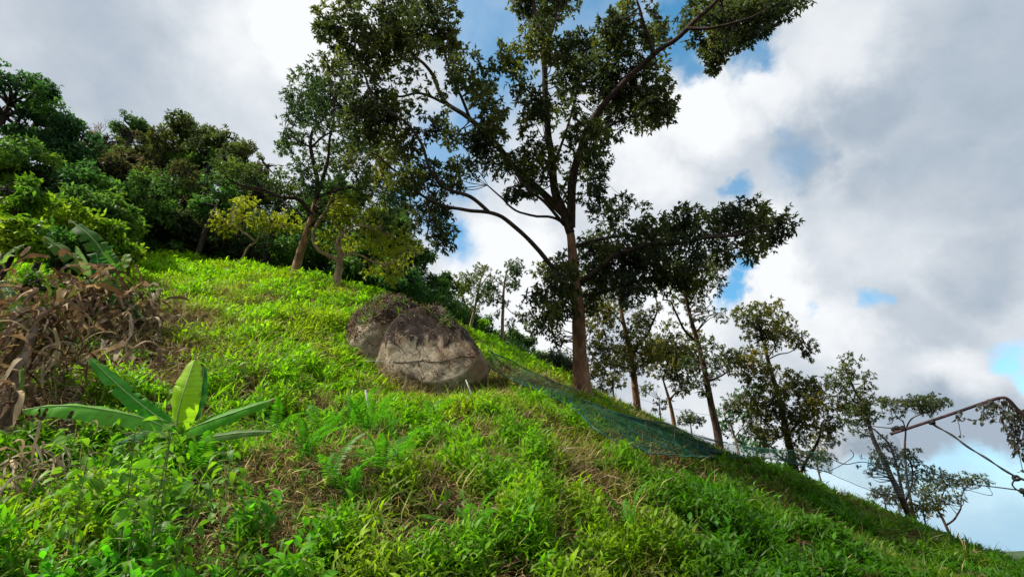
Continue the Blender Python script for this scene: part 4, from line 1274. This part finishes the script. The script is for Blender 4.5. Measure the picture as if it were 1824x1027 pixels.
# ---------------------------------------------------------------- nets
def ptl(lst, n):
    pts = np.array([P(*q) for q in lst])
    pth, _ = smooth_path(pts, np.ones(len(pts)), 12)
    s = np.concatenate([[0], np.cumsum(np.linalg.norm(np.diff(pth, axis=0), axis=1))]); s /= s[-1]
    q = np.linspace(0, 1, n)
    return np.stack([np.interp(q, s, pth[:, i]) for i in range(3)], 1)


def net(label, top, bot, nu, nv, r, mat, sag=.1, seed=0, rope=.012, edges=(1, 1), clear=.48, rv=None):
    A = ptl(top, nu); B = ptl(bot, nu)
    f = np.linspace(0, 1, nv)[None, :, None]
    S = A[:, None] * (1 - f) + B[:, None] * f
    S[..., 2] -= np.sin(np.pi * f[..., 0]) * sag
    w = (np.stack([fbm(S.reshape(-1, 3) * 1.4, seed + k, 3) for k in range(3)], 1).reshape(S.shape) - .5)
    fade = np.sin(np.pi * np.clip(f, 0.03, .97)) ** .5
    S = S + w * .28 * fade
    fl = S.reshape(-1, 3)
    for _ in range(60):          # the net lies over the plants, never in the ground
        low = fl[:, 2] < gz(fl[:, 0], fl[:, 1]) + clear
        if not low.any(): break
        fl[low] = CAM + (fl[low] - CAM) * .99
    S = fl.reshape(S.shape)
    root = tag(empty('net', S[0, 0]), label, 'net'); root['_o'] = [float(x) for x in S[0, 0]]
    tu = Tubes()
    for i in range(nu):
        tu.add(S[i], [rv or r] * nv, 3)
    for j in range(nv):
        tu.add(S[:, j], [r] * nu, 3)
    tu.build('mesh', mat[0], root, smooth=False)
    for e, j in ((edges[0], 0), (edges[1], nv - 1)):
        if e:
            t2 = Tubes(); t2.add(S[:, j], [rope] * nu, 6); t2.build('edge_rope', mat[1], root)
    return root


M_NETG = noise_mat('green_net_cord', (.003, .035, .02), (.010, .085, .048), 5, .6, 0)
M_NETR = noise_mat('green_net_rope', (.01, .05, .045), (.05, .18, .13), 5, .7, 0)
M_NETP = noise_mat('pale_net_cord', (.3, .36, .4), (.6, .65, .68), 5, .6, 0)


def Gt(px, py, d=1.0, lo=0):
    _, t = G(px, py)
    return (px, py, t - d)


net('dark green garden net stretched from the grey boulder down to the big trunk',
    [(868, 622, 13.2), (905, 640, 13.9), (950, 662, 14.3), (1000, 684, 14.6), (1030, 694, 14.5)],
    [(868, 652, 12.9), (905, 672, 13.2), (950, 692, 13.3), (1000, 715, 13.7), (1030, 732, 13.6)], 150, 16, .0027, (M_NETG, M_NETR), .05, 3, .013)
net('wide sagging dark green net lying down the slope right of the big trunk',
    [(1035, 708, 14.3), (1075, 727, 14.5), (1120, 742, 14.6), (1180, 752, 14.9), (1230, 772, 15.2), (1295, 788, 15.6)],
    [Gt(1030, 733), Gt(1060, 762), Gt(1100, 785), Gt(1150, 801), Gt(1210, 811), Gt(1300, 815)], 260, 30, .0029, (M_NETG, M_NETR), .06, 5, .013)
net('narrow green net strip hanging across the foot of the broad olive tree',
    [(1295, 789, 15.6), (1350, 797, 15.2), (1410, 801, 14.8), (1480, 806, 14.2)],
    [(1300, 815, 15.4), (1350, 813, 15.0), (1410, 823, 14.6), (1480, 842, 14.0)], 130, 14, .0036, (M_NETG, M_NETR), .03, 7, .012)
net('pale see-through net hanging against the sky between the right hand trees',
    [(1476, 792, 13.5), (1500, 770, 13.2), (1540, 763, 12.4), (1575, 765, 11.8), (1600, 780, 11.4)],
    [(1470, 838, 13.5), (1510, 857, 12.8), (1560, 876, 12.0), (1600, 887, 11.4), (1640, 893, 10.8)], 70, 30, .0026, (M_NETP, M_CABLE), .05, 9, .007, edges=(0, 1), rv=.0014, clear=-9)
tu = Tubes(); tu.add(*smooth_path([P(1478, 815, 13.4), P(1505, 826, 13), P(1535, 822, 12.6), P(1565, 826, 12.1), P(1598, 826, 11.7)], [.011] * 5, 6), 5)
tu.add(*smooth_path([P(1478, 838, 13.4), P(1498, 828, 13.1), P(1520, 812, 12.8), P(1515, 800, 12.8)], [.009] * 4, 6), 5)
o = tu.build('rope', M_CABLE); tag(o, 'knotted dark rope running through the middle of the pale net', 'rope')
tu = Tubes(); tu.add(*smooth_path([P(874, 626, 13.4), P(900, 652, 14.0), P(960, 682, 14.9), P(1036, 704, 14.9)], [.012] * 4, 6), 5)
o = tu.build('rope', M_CABLE); tag(o, 'dark rope hanging behind the net from the boulder to the big trunk', 'rope')
for k, (a, b_, lab) in enumerate([
    ((1068, 312, 14.4), (1128, 362, 14.6), 'fine wire crossing the sky right of the upper big trunk'),
    ((1126, 706, 21), (1285, 742, 22), 'fine wire strung between the trees above the green net'),
    ((1150, 736, 24), (1300, 790, 22), 'lower fine wire strung above the ridge behind the slender tree'),
    ((730, 285, 15.5), (835, 292, 15), 'fine wire crossing the sky gap left of the upper big trunk')]):
    A = P(*a); B = P(*b_)
    tu = Tubes(); tu.add(*smooth_path([A, (A + B) / 2 - [0, 0, .12], B], [.006] * 3, 8), 4)
    tag(tu.build('wire', M_CABLE), lab, 'wire')

# ---------------------------------------------------------------- hanging pipe, ropes and vine at the right
M_RUST = noise_mat('rusty_pipe', (.018, .011, .014), (.06, .032, .032), 9, .75, .4, 30, (.10, .055, .045))
tu = Tubes()
pp = [P(1588, 772, 7.6), P(1640, 755, 7.4), P(1700, 735, 7.2), P(1755, 716, 7.0), P(1782, 708, 6.9), P(1796, 711, 6.85), P(1812, 728, 6.8), P(1850, 768, 6.7), P(1900, 830, 6.6)]
gp = np.array([pp[-1][0] + .1, pp[-1][1], gz(pp[-1][0] + .1, pp[-1][1]) - .4])
pr = tag(empty('pipe_frame', gp), 'bent rusty pipe reaching in from the right edge, tied with ropes', 'pipe'); pr['_o'] = [float(x) for x in gp]
pth, rd = smooth_path(pp + [np.array([gp[0], gp[1], pp[-1][2] - .5]), gp], [.021] * (len(pp) + 2), 8)
tu.add(pth, rd, 14, .05); tu.build('pipe', M_RUST, pr)
tu = Tubes(); tu.add([P(1586, 772.6, 7.605), P(1590, 771.3, 7.595)], [.024, .024], 14); tu.build('pipe_collar', M_RUST, pr)


def rope(lst, r, label, mat=None, knots=(), twist=False):
    pts = np.array([P(*q) for q in lst])
    pth, rd = smooth_path(pts, [r] * len(pts), 8)
    tu = Tubes()
    tu.add(pth, rd, 6)
    if twist:
        tg = norm(np.gradient(pth, axis=0)); sd = norm(np.cross(tg, [0, 0, 1.0]))
        q = np.linspace(0, 26, len(pth))[:, None]
        tu.add(pth + sd * np.cos(q) * r * 1.2 + np.cross(tg, sd) * np.sin(q) * r * 1.2, rd * .8, 6)
    for kq in knots:
        c = P(*kq); rs = np.random.RandomState(int(kq[0]))
        for _ in range(5):
            a = norm(rs.normal(0, 1, (1, 3)))[0]; b2 = norm(np.cross(a, rs.normal(0, 1, 3))[None])[0]
            an = np.linspace(0, 5.5, 12)[:, None]
            tu.add(c + (a * np.cos(an) + b2 * np.sin(an)) * r * 3.4, [r * .9] * 12, 6)
    o = tu.build('rope', mat or M_CABLE)
    return tag(o, label, 'rope')


rope([(1658, 752, 7.35), (1700, 778, 7.1), (1750, 812, 6.8), (1808, 847, 6.5), (1835, 860, 6.4), (1880, 885, 6.2)], .011, 'double rope running down from the pipe middle to the knot at the right edge', twist=True, knots=[(1810, 851, 6.5), (1660, 752, 7.33)])
rope([(1810, 851, 6.5), (1803, 862, 6.5), (1812, 872, 6.48), (1822, 873, 6.45), (1824, 884, 6.45)], .010, 'short dangling rope end under the knot at the right edge', knots=[(1821, 874, 6.45)])
rope([(1640, 838, 12.5), (1690, 850, 10.5), (1730, 861, 9.2), (1775, 867, 7.6), (1821, 873, 6.45), (1870, 880, 6.2)], .009, 'long thin rope from the low spreading tree to the knot at the right edge')
rope([(1520, 752, 11.5), (1545, 757, 10.5), (1575, 761, 8.8), (1600, 762, 7.62), (1616, 762, 7.5)], .010, 'rope tying the free end of the pipe to the thin leaning tree', knots=[(1598, 762, 7.62), (1608, 762, 7.55), (1592, 764, 7.65)])


def vine():
    rs = np.random.RandomState(77)
    tu = Tubes(); LP = []
    root = tag(empty('climbing_vine', P(1800, 716, 6.85)), 'grey leaved vine hanging in strands from the bend of the rusty pipe', 'vine')
    root['_o'] = [float(x) for x in P(1800, 716, 6.85)]
    st = []
    for k in range(44):
        px = rs.triangular(1700, 1815, 1860); 
        y0 = np.interp(px, [1588, 1700, 1782, 1796, 1812, 1850, 1900], [772, 735, 708, 711, 728, 768, 830])
        ln = rs.uniform(8, 26) if px < 1755 else rs.uniform(15, 45) + max(0, px - 1775) * 1.1
        st.append([(px, y0, 6.95 + rs.uniform(-.05, .05)), (px + rs.uniform(-10, 6), y0 + ln * .5, 6.95 + rs.uniform(-.2, .2)), (px + rs.uniform(-18, 6), y0 + ln, 6.95 + rs.uniform(-.3, .3))])
    st += [[(1795, 715, 6.9), (1760, 735, 6.9), (1738, 748, 6.95), (1716, 744, 7.0), (1703, 740, 7.0)], [(1703, 741, 7.0), (1708, 755, 7.0), (1712, 780, 7.0)],
           [(1830, 745, 6.8), (1800, 735, 6.8), (1775, 728, 6.9)], [(1850, 770, 6.7), (1815, 790, 6.7), (1818, 820, 6.7), (1822, 838, 6.7)]]
    for q in st:
        pth, rd = smooth_path([P(*a) for a in q], [.004] * len(q), 6)
        tu.add(pth, rd, 4)
        k = max(4, int(np.linalg.norm(pth[-1] - pth[0]) / .055))
        s = rs.uniform(0, len(pth) - 1, k).astype(int)
        LP.append(pth[s] + rs.normal(0, .015, (k, 3)))
    tu.build('stem', M_BARK_DARK, root)
    p = np.concatenate(LP); m = len(p)
    d = norm(rs.normal(0, .6, (m, 3)) + [0, 0, -.8])
    leaves('foliage', p, d, norm(rs.normal(0, 1, (m, 3)) + [0, -.5, .3]), .07 * rs.uniform(.6, 1.3, m), .042 * rs.uniform(.6, 1.3, m),
           palette(p, [(.07, .06, .075), (.10, .09, .10), (.09, .11, .08)], 3, 3, .3, rs), M_LEAF, root, 'oval', .3)


vine()

# ---------------------------------------------------------------- banana plants
M_RIB = noise_mat('banana_rib', (.25, .36, .12), (.42, .52, .22), 10, .45, .1, None, None, (1, 1, .2), spec=.4)
M_STEM = noise_mat('banana_stem', (.09, .14, .04), (.20, .22, .08), 9, .6, .3, None, (.16, .10, .06), (1, 1, .2), spec=.3)


def blade(root, ctrl, W, nrm, col, seed, fold=.25, tears=0, label=None, shape=.7, wave=.02, mat=None, rib=True, name='leaf'):
    rs = np.random.RandomState(seed)
    pts = np.array([P(*q) for q in ctrl])
    pth, _ = smooth_path(pts, np.ones(len(pts)), 14)
    n = len(pth); s = np.linspace(0, 1, n)
    tg = norm(np.gradient(pth, axis=0))
    nn = np.array(nrm, float)
    sd = norm(np.cross(tg, nn)); up = norm(np.cross(sd, tg))
    w = W * .5 * np.clip(np.sin(np.pi * np.clip(s, 0, 1) ** shape), 0, 1) ** .55
    w[0] = W * .02; w[-1] = 0.001
    V = []; M = 5
    tear = np.zeros((2, n))
    for _ in range(tears):
        k = rs.randint(3, n - 3); tear[rs.randint(0, 2), k] = rs.uniform(.45, .95)
    for side in (0, 1):
        sg = 1 if side else -1
        for j in range(M + 1):
            f = j / M
            ww = w * f
            hh = -fold * ww * (.3 + .9 * f) + wave * np.sin(s * 34 + side * 2 + seed) * f
            off = ww * (1 - .0)
            lag = tg * (ww * .25)[:, None]      # veins sweep towards the tip
            t_ = np.where(tear[side] > 1 - f + .15, 1, 0)
            q = pth + sd * (sg * off)[:, None] + up * (hh - t_ * .05)[:, None] + lag
            V.append(q)
    V = np.array(V)                    # (2*(M+1), n, 3)
    Q = []
    for side in (0, 1):
        for j in range(M):
            for i in range(n - 1):
                if tear[side, i] > 0 and (j + 1) / M > 1 - tear[side, i] + .1:
                    continue
                a = (side * (M + 1) + j) * n + i
                Q.append([a, a + 1, a + n + 1, a + n])
    cc = np.array(col)[None, None] * np.ones((2 * (M + 1), n, 1))
    vein = 1 + .10 * np.sin(s * 150)[None, :, None] + rs.uniform(-.05, .05, (1, n, 1))
    cc = cc * vein
    fj = (np.arange(2 * (M + 1)) % (M + 1) / M)[:, None]
    nz_ = vnoise(V.reshape(-1, 3) * 28, seed).reshape(V.shape[:2])
    br_ = np.clip(((fj > .9) * .8 + (s[None] > .95) * .9) * (nz_ > .52) + (nz_ > .93) * .6, 0, 1)[..., None]
    cc = cc * (1 - br_) + np.array([.22, .13, .06]) * br_
    o = mesh_obj(name, V.reshape(-1, 3), None, mat or M_BANANA, root, col=cc.reshape(-1, 3), quads=np.array(Q), smooth=True)
    if label: o['label'] = label
    if rib:
        tu = Tubes(); tu.add(pth + up * .004, np.linspace(.011, .003, n) * max(.4, W / .35), 6)
        tu.build('midrib', M_RIB, o)
    return o


def plant_root(name, px, py, t, label, cat, group=None):
    b, _ = gbase(px, py, t)
    r = tag(empty(name, b), label, cat, group); r['_o'] = [float(x) for x in b]
    return r, b


t = 5.6
r, b = plant_root('banana_plant', 318, 770, t, 'young banana plant with six big green leaves fanning out, lower left', 'banana plant')
tu = Tubes(); tu.add(*smooth_path([b - [0, 0, .15], P(318, 775, t), P(316, 745, t)], [.05, .042, .03], 5), 12, .08); tu.build('stem', M_STEM, r)
blade(r, [(318, 762, t), (275, 738, 5.5), (215, 690, 5.45), (157, 634, 5.5)], .22, (.35, -.85, .5), (.06, .28, .03), 2, .22, 6, 'dark upright leaf pointing left', wave=.006)
blade(r, [(314, 770, t), (318, 735, 5.5), (330, 690, 5.5), (347, 640, 5.7)], .36, (.15, -1, .25), (.38, .62, .04), 3, .30, 1, 'bright lime upright leaf glowing in the sun', wave=.005)  # sunlight coming through the blade is put into this lime colour
blade(r, [(326, 765, t), (345, 735, 5.8), (358, 695, 5.95), (364, 652, 6.1)], .16, (.5, -1, .2), (.03, .14, .03), 4, .2, 2, wave=.006)
blade(r, [(312, 768, t), (245, 742, 5.3), (150, 724, 5.1), (88, 723, 5.0), (40, 730, 4.9)], .27, (.0, -.9, .7), (.16, .42, .06), 5, .5, 12, 'long leaf lying out to the left', wave=.012)
blade(r, [(322, 772, t), (350, 758, 5.4), (415, 735, 5.4), (490, 710, 5.5)], .21, (.0, -1, .35), (.09, .32, .03), 6, .4, 2, wave=.008)
blade(r, [(324, 780, t), (370, 778, 5.3), (430, 770, 5.2), (485, 768, 5.15)], .12, (.0, -1, .35), (.09, .19, .05), 7, .4, 1, wave=.006)
blade(r, [(310, 775, t), (270, 768, 5.2), (235, 775, 5.0), (205, 790, 4.9)], .18, (-.1, -.7, .9), (.06, .2, .05), 8, .5, 14, 'short torn leaf', wave=.012)

t = 10.6
r, b = plant_root('banana_plant', 200, 520, t, 'older banana plant with torn leaves in front of the shrubs, upper left', 'banana plant')
tu = Tubes(); tu.add(*smooth_path([b - [0, 0, .2], P(202, 525, t), P(200, 490, t)], [.10, .08, .05], 5), 12, .08); tu.build('stem', M_STEM, r)
blade(r, [(198, 500, t), (165, 480, 10.3), (120, 450, 10.2), (78, 421, 10.2)], .42, (.2, -.9, .6), (.09, .19, .03), 12, .35, 22, wave=.02)
blade(r, [(202, 500, t), (195, 470, 10.4), (165, 425, 10.3), (125, 392, 10.4)], .46, (.4, -.9, .4), (.06, .17, .03), 13, .3, 16, wave=.02)
blade(r, [(205, 510, t), (188, 500, 10.3), (176, 475, 10.2), (172, 452, 10.2)], .44, (.2, -1, .2), (.03, .15, .05), 14, .25, 5, wave=.01)
blade(r, [(202, 500, t), (212, 480, 10.4), (220, 466, 10.4), (224, 452, 10.5)], .34, (-.2, -1, .2), (.14, .24, .03), 15, .2, 2, 'short rounded yellow green leaf', wave=.01, shape=.9)
blade(r, [(198, 498, t), (168, 490, 10.2), (150, 470, 10.1), (135, 438, 10.1)], .18, (.3, -1, .4), (.20, .32, .18), 16, .2, 2, wave=.01)
blade(r, [(204, 515, t), (215, 530, 10.1), (240, 550, 9.9), (262, 572, 9.8)], .34, (.3, -.8, .6), (.04, .14, .03), 17, .3, 8, wave=.02)
blade(r, [(204, 512, t), (225, 515, 10.2), (240, 518, 10.1), (255, 528, 10.0)], .22, (.3, -.8, .6), (.14, .24, .10), 18, .3, 6, wave=.02)
t = 7.2
r, b = plant_root('banana_plant', 8, 620, t, 'banana plant at the left edge with two long green leaf blades among dead ones', 'banana plant')
tu = Tubes(); tu.add(*smooth_path([b - [0, 0, .2], P(5, 560, t), P(5, 500, t)], [.09, .07, .04], 5), 12, .08); tu.build('stem', M_STEM, r)
blade(r, [(0, 470, t), (15, 450, 7.0), (30, 440, 7.0), (42, 436, 7.0)], .12, (.2, -.9, .5), (.16, .26, .10), 21, .3, 2, wave=.01)
blade(r, [(5, 500, t), (40, 560, 6.9), (85, 590, 6.8), (130, 602, 6.8)], .16, (.2, -.9, .6), (.05, .15, .05), 22, .3, 6, wave=.01)

# ---------------------------------------------------------------- dead banana clumps
def ribbons(starts, dirs, length, width, cols, rs, name, parent, mat=None, grav=.9):
    n = len(starts); K = 9
    ph = rs.uniform(0, 6.28, (n, 1))
    d = norm(np.asarray(dirs)); p = np.asarray(starts).copy()
    L_ = (np.asarray(length) / (K - 1)).reshape(-1, 1); rowsL = []
    side = norm(np.cross(d, rs.normal(0, 1, (n, 3))))
    rowsW = []
    for k in range(K):
        s = k / (K - 1)
        side = norm(side + rs.normal(0, .25, (n, 3)))
        sd = norm(side - d * np.sum(side * d, 1, keepdims=True))
        w = (np.asarray(width).reshape(-1, 1)) * (.35 + .65 * math.sin(math.pi * min(s * .8 + .12, 1))) * rs.uniform(.7, 1.1, (n, 1)) * (.15 if k == K - 1 else 1)
        nn = np.cross(sd, d)
        rowsL.append(np.stack([p - sd * w / 2 + nn * w * .18, p, p + sd * w / 2 + nn * w * .18], 1))
        p = p + d * L_
        d = norm(d + np.array([0, 0, -grav]) * .35 + rs.normal(0, .13, (n, 3)))
    V = np.stack(rowsL, 1)  # n,K,3,3
    idx = np.arange(n)[:, None, None] * (K * 3) + (np.arange(K - 1) * 3)[None, :, None]
    Q = []
    for j in (0, 1):
        a = idx[..., 0] + j
        Q.append(np.stack([a, a + 1, a + 4, a + 3], -1).reshape(-1, 4))
    cols = np.array(cols); c = cols[rs.randint(0, len(cols), n)] * rs.uniform(.65, 1.3, (n, 1))
    c = np.repeat(c, K * 3, 0) * rs.uniform(.85, 1.15, (n * K * 3, 1))
    return mesh_obj(name, V.reshape(-1, 3), None, mat or M_DRY, parent, col=c, quads=np.concatenate(Q), smooth=False)


DC = [(.19, .125, .08), (.26, .18, .12), (.13, .085, .055), (.42, .32, .19), (.19, .11, .055), (.08, .055, .03), (.36, .28, .17), (.10, .16, .03)]
DCG = [(.33, .27, .18), (.24, .18, .12), (.44, .37, .27), (.17, .12, .075)]


def dead_clump(px, py, t, path, r0, heads, label, seed, cols, L=(.5, 1.3), W=(.05, .15)):
    rs = np.random.RandomState(seed)
    r, b = plant_root('dead_banana_plant', px, py, t, label, 'dead banana plant')
    pts = [b - [0, 0, .2]] + [P(*q) for q in path]
    tu = Tubes(); tu.add(*smooth_path(pts, np.linspace(r0, r0 * .5, len(pts)), 6), 12, .3, seed)
    tu.build('stem', noise_mat('dead_stem', (.07, .045, .03), (.28, .22, .17), 5, .95, .8, 18, None, (1, 1, .3)), r)
    ST = []; DI = []
    for (hx, hy, ht, n, sp, dx) in heads:
        c = P(hx, hy, ht); n = int(n * 1.15); sp = sp * 1.25
        ST.append(c + rs.normal(0, sp, (n, 3)) * [1, .7, 1]); DI.append(norm(rs.normal(0, .55, (n, 3)) + [dx, -.15, .0]))
    for st, di in zip(ST, DI):
        m = len(st)
        ribbons(st, di, rs.uniform(*L, m), rs.uniform(*W, m), cols, rs, 'dry_leaves', r)
    return r


dead_clump(8, 800, 5.4, [(5, 780, 5.4), (12, 730, 5.6), (28, 670, 5.9), (52, 600, 6.3), (75, 550, 6.6)], .10,
           [(75, 548, 6.6, 60, .16, .1), (52, 600, 6.3, 50, .13, 0), (30, 660, 5.9, 40, .10, -.1), (15, 710, 5.6, 26, .08, -.1), (110, 590, 6.8, 40, .2, .2), (5, 560, 6.6, 30, .2, 0)],
           'dead brown banana plant with ragged hanging leaves at the left edge', 51, DC + DCG[:1], (.25, .7), (.012, .075))
dead_clump(170, 560, 9.6, [(168, 540, 9.6), (160, 515, 9.6), (152, 500, 9.6)], .10,
           [(160, 512, 9.6, 60, .22, .2), (120, 545, 9.2, 50, .3, 0), (80, 530, 9.0, 40, .35, .2), (200, 545, 9.5, 46, .3, .3)],
           'collapsed heap of dry straw brown banana leaves under the upper banana plant', 52, DC, (.25, .8), (.03, .13))
dead_clump(250, 592, 10.0, [(248, 578, 10.0), (240, 565, 10.0)], .08,
           [(240, 562, 10.0, 50, .25, .4), (270, 572, 10.0, 30, .2, .5), (205, 600, 9.2, 34, .25, 0), (210, 640, 8.0, 20, .2, .0)],
           'grey withered palm-like leaves spread on the slope right of the straw heap', 53, DCG, (.3, .8), (.03, .12))
dead_clump(110, 690, 7.0, [(110, 675, 7.0), (112, 660, 7.0)], .06,
           [(112, 655, 7.0, 50, .25, 0), (75, 680, 6.6, 40, .2, 0), (140, 690, 6.6, 30, .2, .2)],
           'small heap of dark russet dead leaves above the young banana plant', 54, DC[:3] + DC[4:], (.25, .6), (.01, .05))
dead_clump(20, 850, 4.6, [(20, 842, 4.6), (22, 836, 4.6)], .03,
           [(40, 838, 4.5, 24, .14, .6), (90, 835, 4.5, 14, .12, .6), (10, 845, 4.5, 20, .12, .5)],
           'pale dry fronds lying near the lower left edge', 55, DCG + [(.38, .36, .25)], (.3, .6), (.015, .04))

# ---------------------------------------------------------------- ferns
def frond_mesh(seed, ln=.55):
    rs = np.random.RandomState(seed)
    K = 26
    s = np.linspace(.12, 1, K)
    r_ = np.stack([s * ln * .75, np.zeros(K), ln * (.95 * s - .55 * s ** 2.2)], 1)
    tg = norm(np.gradient(r_, axis=0))
    w = ln * .13 * np.sin(np.pi * np.clip(s, 0, .97) ** .7) ** .6
    pos = []; d = []; L_ = []; W_l = []
    for sg in (-1, 1):
        pos.append(r_); d.append(norm(np.array([0, sg, -.15]) + tg * .25 + rs.normal(0, .08, (K, 3)))); L_.append(w * rs.uniform(.85, 1.1, K)); W_l.append(np.full(K, ln * .034))
    seg = np.concatenate([[[0, 0, 0]], r_]); dd = np.diff(seg, axis=0)
    pos.append(seg[:-1]); d.append(norm(dd)); L_.append(np.linalg.norm(dd, axis=1) * 1.05); W_l.append(np.full(K, .006))
    pos = np.concatenate(pos); d = np.concatenate(d); L_ = np.concatenate(L_); W_l = np.concatenate(W_l)
    up = np.tile([[-.3, 0, 1.0]], (len(pos), 1))
    c = np.array([.075, .25, .02]) * rs.uniform(.8, 1.2, (len(pos), 1))
    o = leaves('frond', pos, d, up, L_, W_l, c, M_GRASS, None, 'fold', .1, .1)
    me = o.data
    bpy.data.objects.remove(o)
    return me


FR = [frond_mesh(500 + k, .5 + .06 * k) for k in range(4)]
FERNS = [
    (560, 805, 'fern with arching fronds at the left end of the fern row, over bare brown soil'),
    (592, 790, 'fern second from the left in the row below the white stake'),
    (622, 785, 'full bright fern in the middle of the row below the white stake'),
    (652, 800, 'dark green fern right under the white stake'),
    (686, 800, 'fern at the right end of the row below the white stake'),
    (530, 850, 'upright fern beside the brown bare patch, left of the fern row'),
    (585, 900, 'tall yellow green fern below the bare soil hollow'),
    (618, 925, 'yellow green fern just right of the tall one at the lower centre left'),
    (668, 868, 'dark upright fern under the brown hollow centre'),
    (700, 880, 'low fern touching the dark upright one on its right'),
    (640, 760, 'small fern directly left of the white stake foot'),
    (838, 1005, 'single upright fern at the bottom edge left of centre'),
    (760, 770, 'pale fern on the slope right of the white stake'),
    (480, 800, 'fern right of the young banana plant leaf tips'),
    (1262, 930, 'bright upright fern-like tuft at the lower right centre'),
    (1130, 1000, 'broad pale fern at the bottom right of centre'),
    (345, 880, 'small bright fern under the young banana plant'),
]
for i, (px, py, lab) in enumerate(FERNS):
    rs = np.random.RandomState(600 + i)
    g, t = G(px, py)
    r = tag(empty('fern', g), lab, 'fern', 'sword ferns on the slope')
    n = 7 + i % 3
    for k in range(n):
        f = bpy.data.objects.new('frond', FR[(i + k) % 4]); link(f, r)
        f.rotation_euler = (rs.uniform(-.2, .2), rs.uniform(-.75, .1), k * 6.28 / n + rs.uniform(-.4, .4))
        sc = rs.uniform(.8, 1.35) * (.9 + .06 * t / 5); f.scale = (sc,) * 3
        f.location = (rs.uniform(-.03, .03), rs.uniform(-.03, .03), rs.uniform(.04, .14))

# ---------------------------------------------------------------- tall soft weeds close to the camera, saplings
def tall_weed(name, px, y0, y1, t, label, cat, seed, pal, L=.09, W=.05, n=26, lean=0, r=.006, group=None, top=False):
    rs = np.random.RandomState(seed)
    b, _ = gbase(px, y0, t)
    top_ = P(px + lean, y1, t)
    root = tag(empty(name, b), label, cat, group); root['_o'] = [float(x) for x in b]
    pth, rd = smooth_path([b - [0, 0, .1], b * .5 + top_ * .5 + rs.normal(0, .03, 3), top_], [r, r * .8, r * .4], 8)
    tu = Tubes(); tu.add(pth, rd, 6)
    s = (rs.uniform(.55 if top else .2, 1, n) * (len(pth) - 1)).astype(int)
    az = np.arange(n) * 2.4 + rs.uniform(0, 1, n)
    d = np.stack([np.cos(az), np.sin(az), rs.uniform(-.5, .5, n) + (.5 if top else 0)], 1)
    st = pth[s]; en = st + norm(d) * rs.uniform(.02, .12, (n, 1))
    for a, e in zip(st, en):
        tu.add([a, (a + e) / 2 + [0, 0, .006], e], [.0025] * 3, 4)
    tu.build('stem', M_STEM, root)
    dd = norm(d + [0, 0, -.35 if not top else .25])
    leaves('foliage', en, dd, norm(rs.normal(0, .35, (n, 3)) + [0, 0, 1]), L * rs.uniform(.6, 1.2, n), W * rs.uniform(.7, 1.2, n),
           palette(en, pal, seed, 2, .2, rs), M_GRASS, root, 'oval', .35)


WP = [(.07, .19, .02), (.11, .27, .025), (.18, .33, .03)]
for i, (px, y0, y1, t, lean, lab) in enumerate([
    (165, 960, 800, 3.5, -6, 'soft broad leaved weed left of the others at the lower left'),
    (232, 990, 760, 3.4, 10, 'tall broad leaved weed under the torn banana leaf'),
    (285, 1000, 770, 3.3, 20, 'tallest soft weed rising in front of the young banana stem'),
    (312, 930, 745, 3.6, -4, 'weed with small drooping leaves right in front of the lime banana leaf'),
    (130, 900, 770, 3.9, 5, 'short weed under the long left banana leaf'),
    (405, 900, 790, 3.9, 6, 'weed stem standing right of the young banana plant'),
    (350, 1010, 850, 3.2, 8, 'leafy weed at the bottom, below the young banana plant'),
    (260, 1020, 880, 3.1, -10, 'leafy weed at the bottom edge, left of the one below the banana plant')]):
    tall_weed('weed_plant', px, y0, y1, t, lab, 'weed', 700 + i, WP, .10, .058, 46, lean, group='tall soft weeds at the lower left')
tall_weed('sapling', 1272, 968, 880, 7.2, 'single bright green sapling on a thin dark stem, lower right of centre', 'sapling', 720, [(.04, .26, .02), (.07, .34, .02)], .14, .045, 34, -6, .01, top=True)
tall_weed('sapling', 970, 1040, 975, 4.2, 'glossy leaved seedling at the bottom edge just right of centre', 'sapling', 721, [(.06, .24, .02), (.12, .34, .03)], .11, .04, 40, 2, .008, top=True)
tall_weed('sapling', 305, 600, 530, 12.2, 'small brown tinged seedling standing on the slope right of the grey dead leaves', 'sapling', 722, [(.12, .12, .03), (.18, .14, .04)], .16, .03, 40, 3, .01)

# ---------------------------------------------------------------- far hills at the right
def far_hills():
    n = 120
    V = []
    az = np.linspace(math.radians(30), math.radians(70), n)
    for j, (r, hf) in enumerate([(4300, 0), (4700, .6), (5200, 1), (6400, .3)]):
        h = np.array([mnoise.fractal(Vector((a * 9, 0, 2.2)), 1, 2, 5) for a in az]) * 60 + 95
        h = h * np.clip((az - math.radians(34)) * 12, 0, 1)
        z = -72 + (h) * hf
        V.append(np.stack([np.sin(az) * r, np.cos(az) * r, z], 1))
    V = np.concatenate(V)
    i = (np.arange(3)[:, None] * n + np.arange(n - 1)[None]).ravel()
    Q = np.stack([i, i + 1, i + n + 1, i + n], 1)
    m = noise_mat('forested_hill', (.02, .045, .02), (.05, .085, .035), .01, .95, 0)
    o = mesh_obj('hills', V, None, m, quads=Q, smooth=True)
    tag(o, 'low blue hills on the horizon at the lower right', 'hills', kind='structure')


far_hills()
wood(1776, 990, 10, 9, 60, [(.05, .07, .05), (.08, .1, .06)], 'small faint tree far off at the lower right corner', 300, leaf=(.4, .2), dens=60, n=5, group='far trees')
wood(1800, 1004, 6, 5, 70, [(.05, .07, .05), (.08, .1, .06)], 'tiny faint tree nearest the right edge of the ridge', 301, leaf=(.4, .2), dens=60, n=4, group='far trees')

for o in bpy.data.objects:
    if '_o' in o: del o['_o']
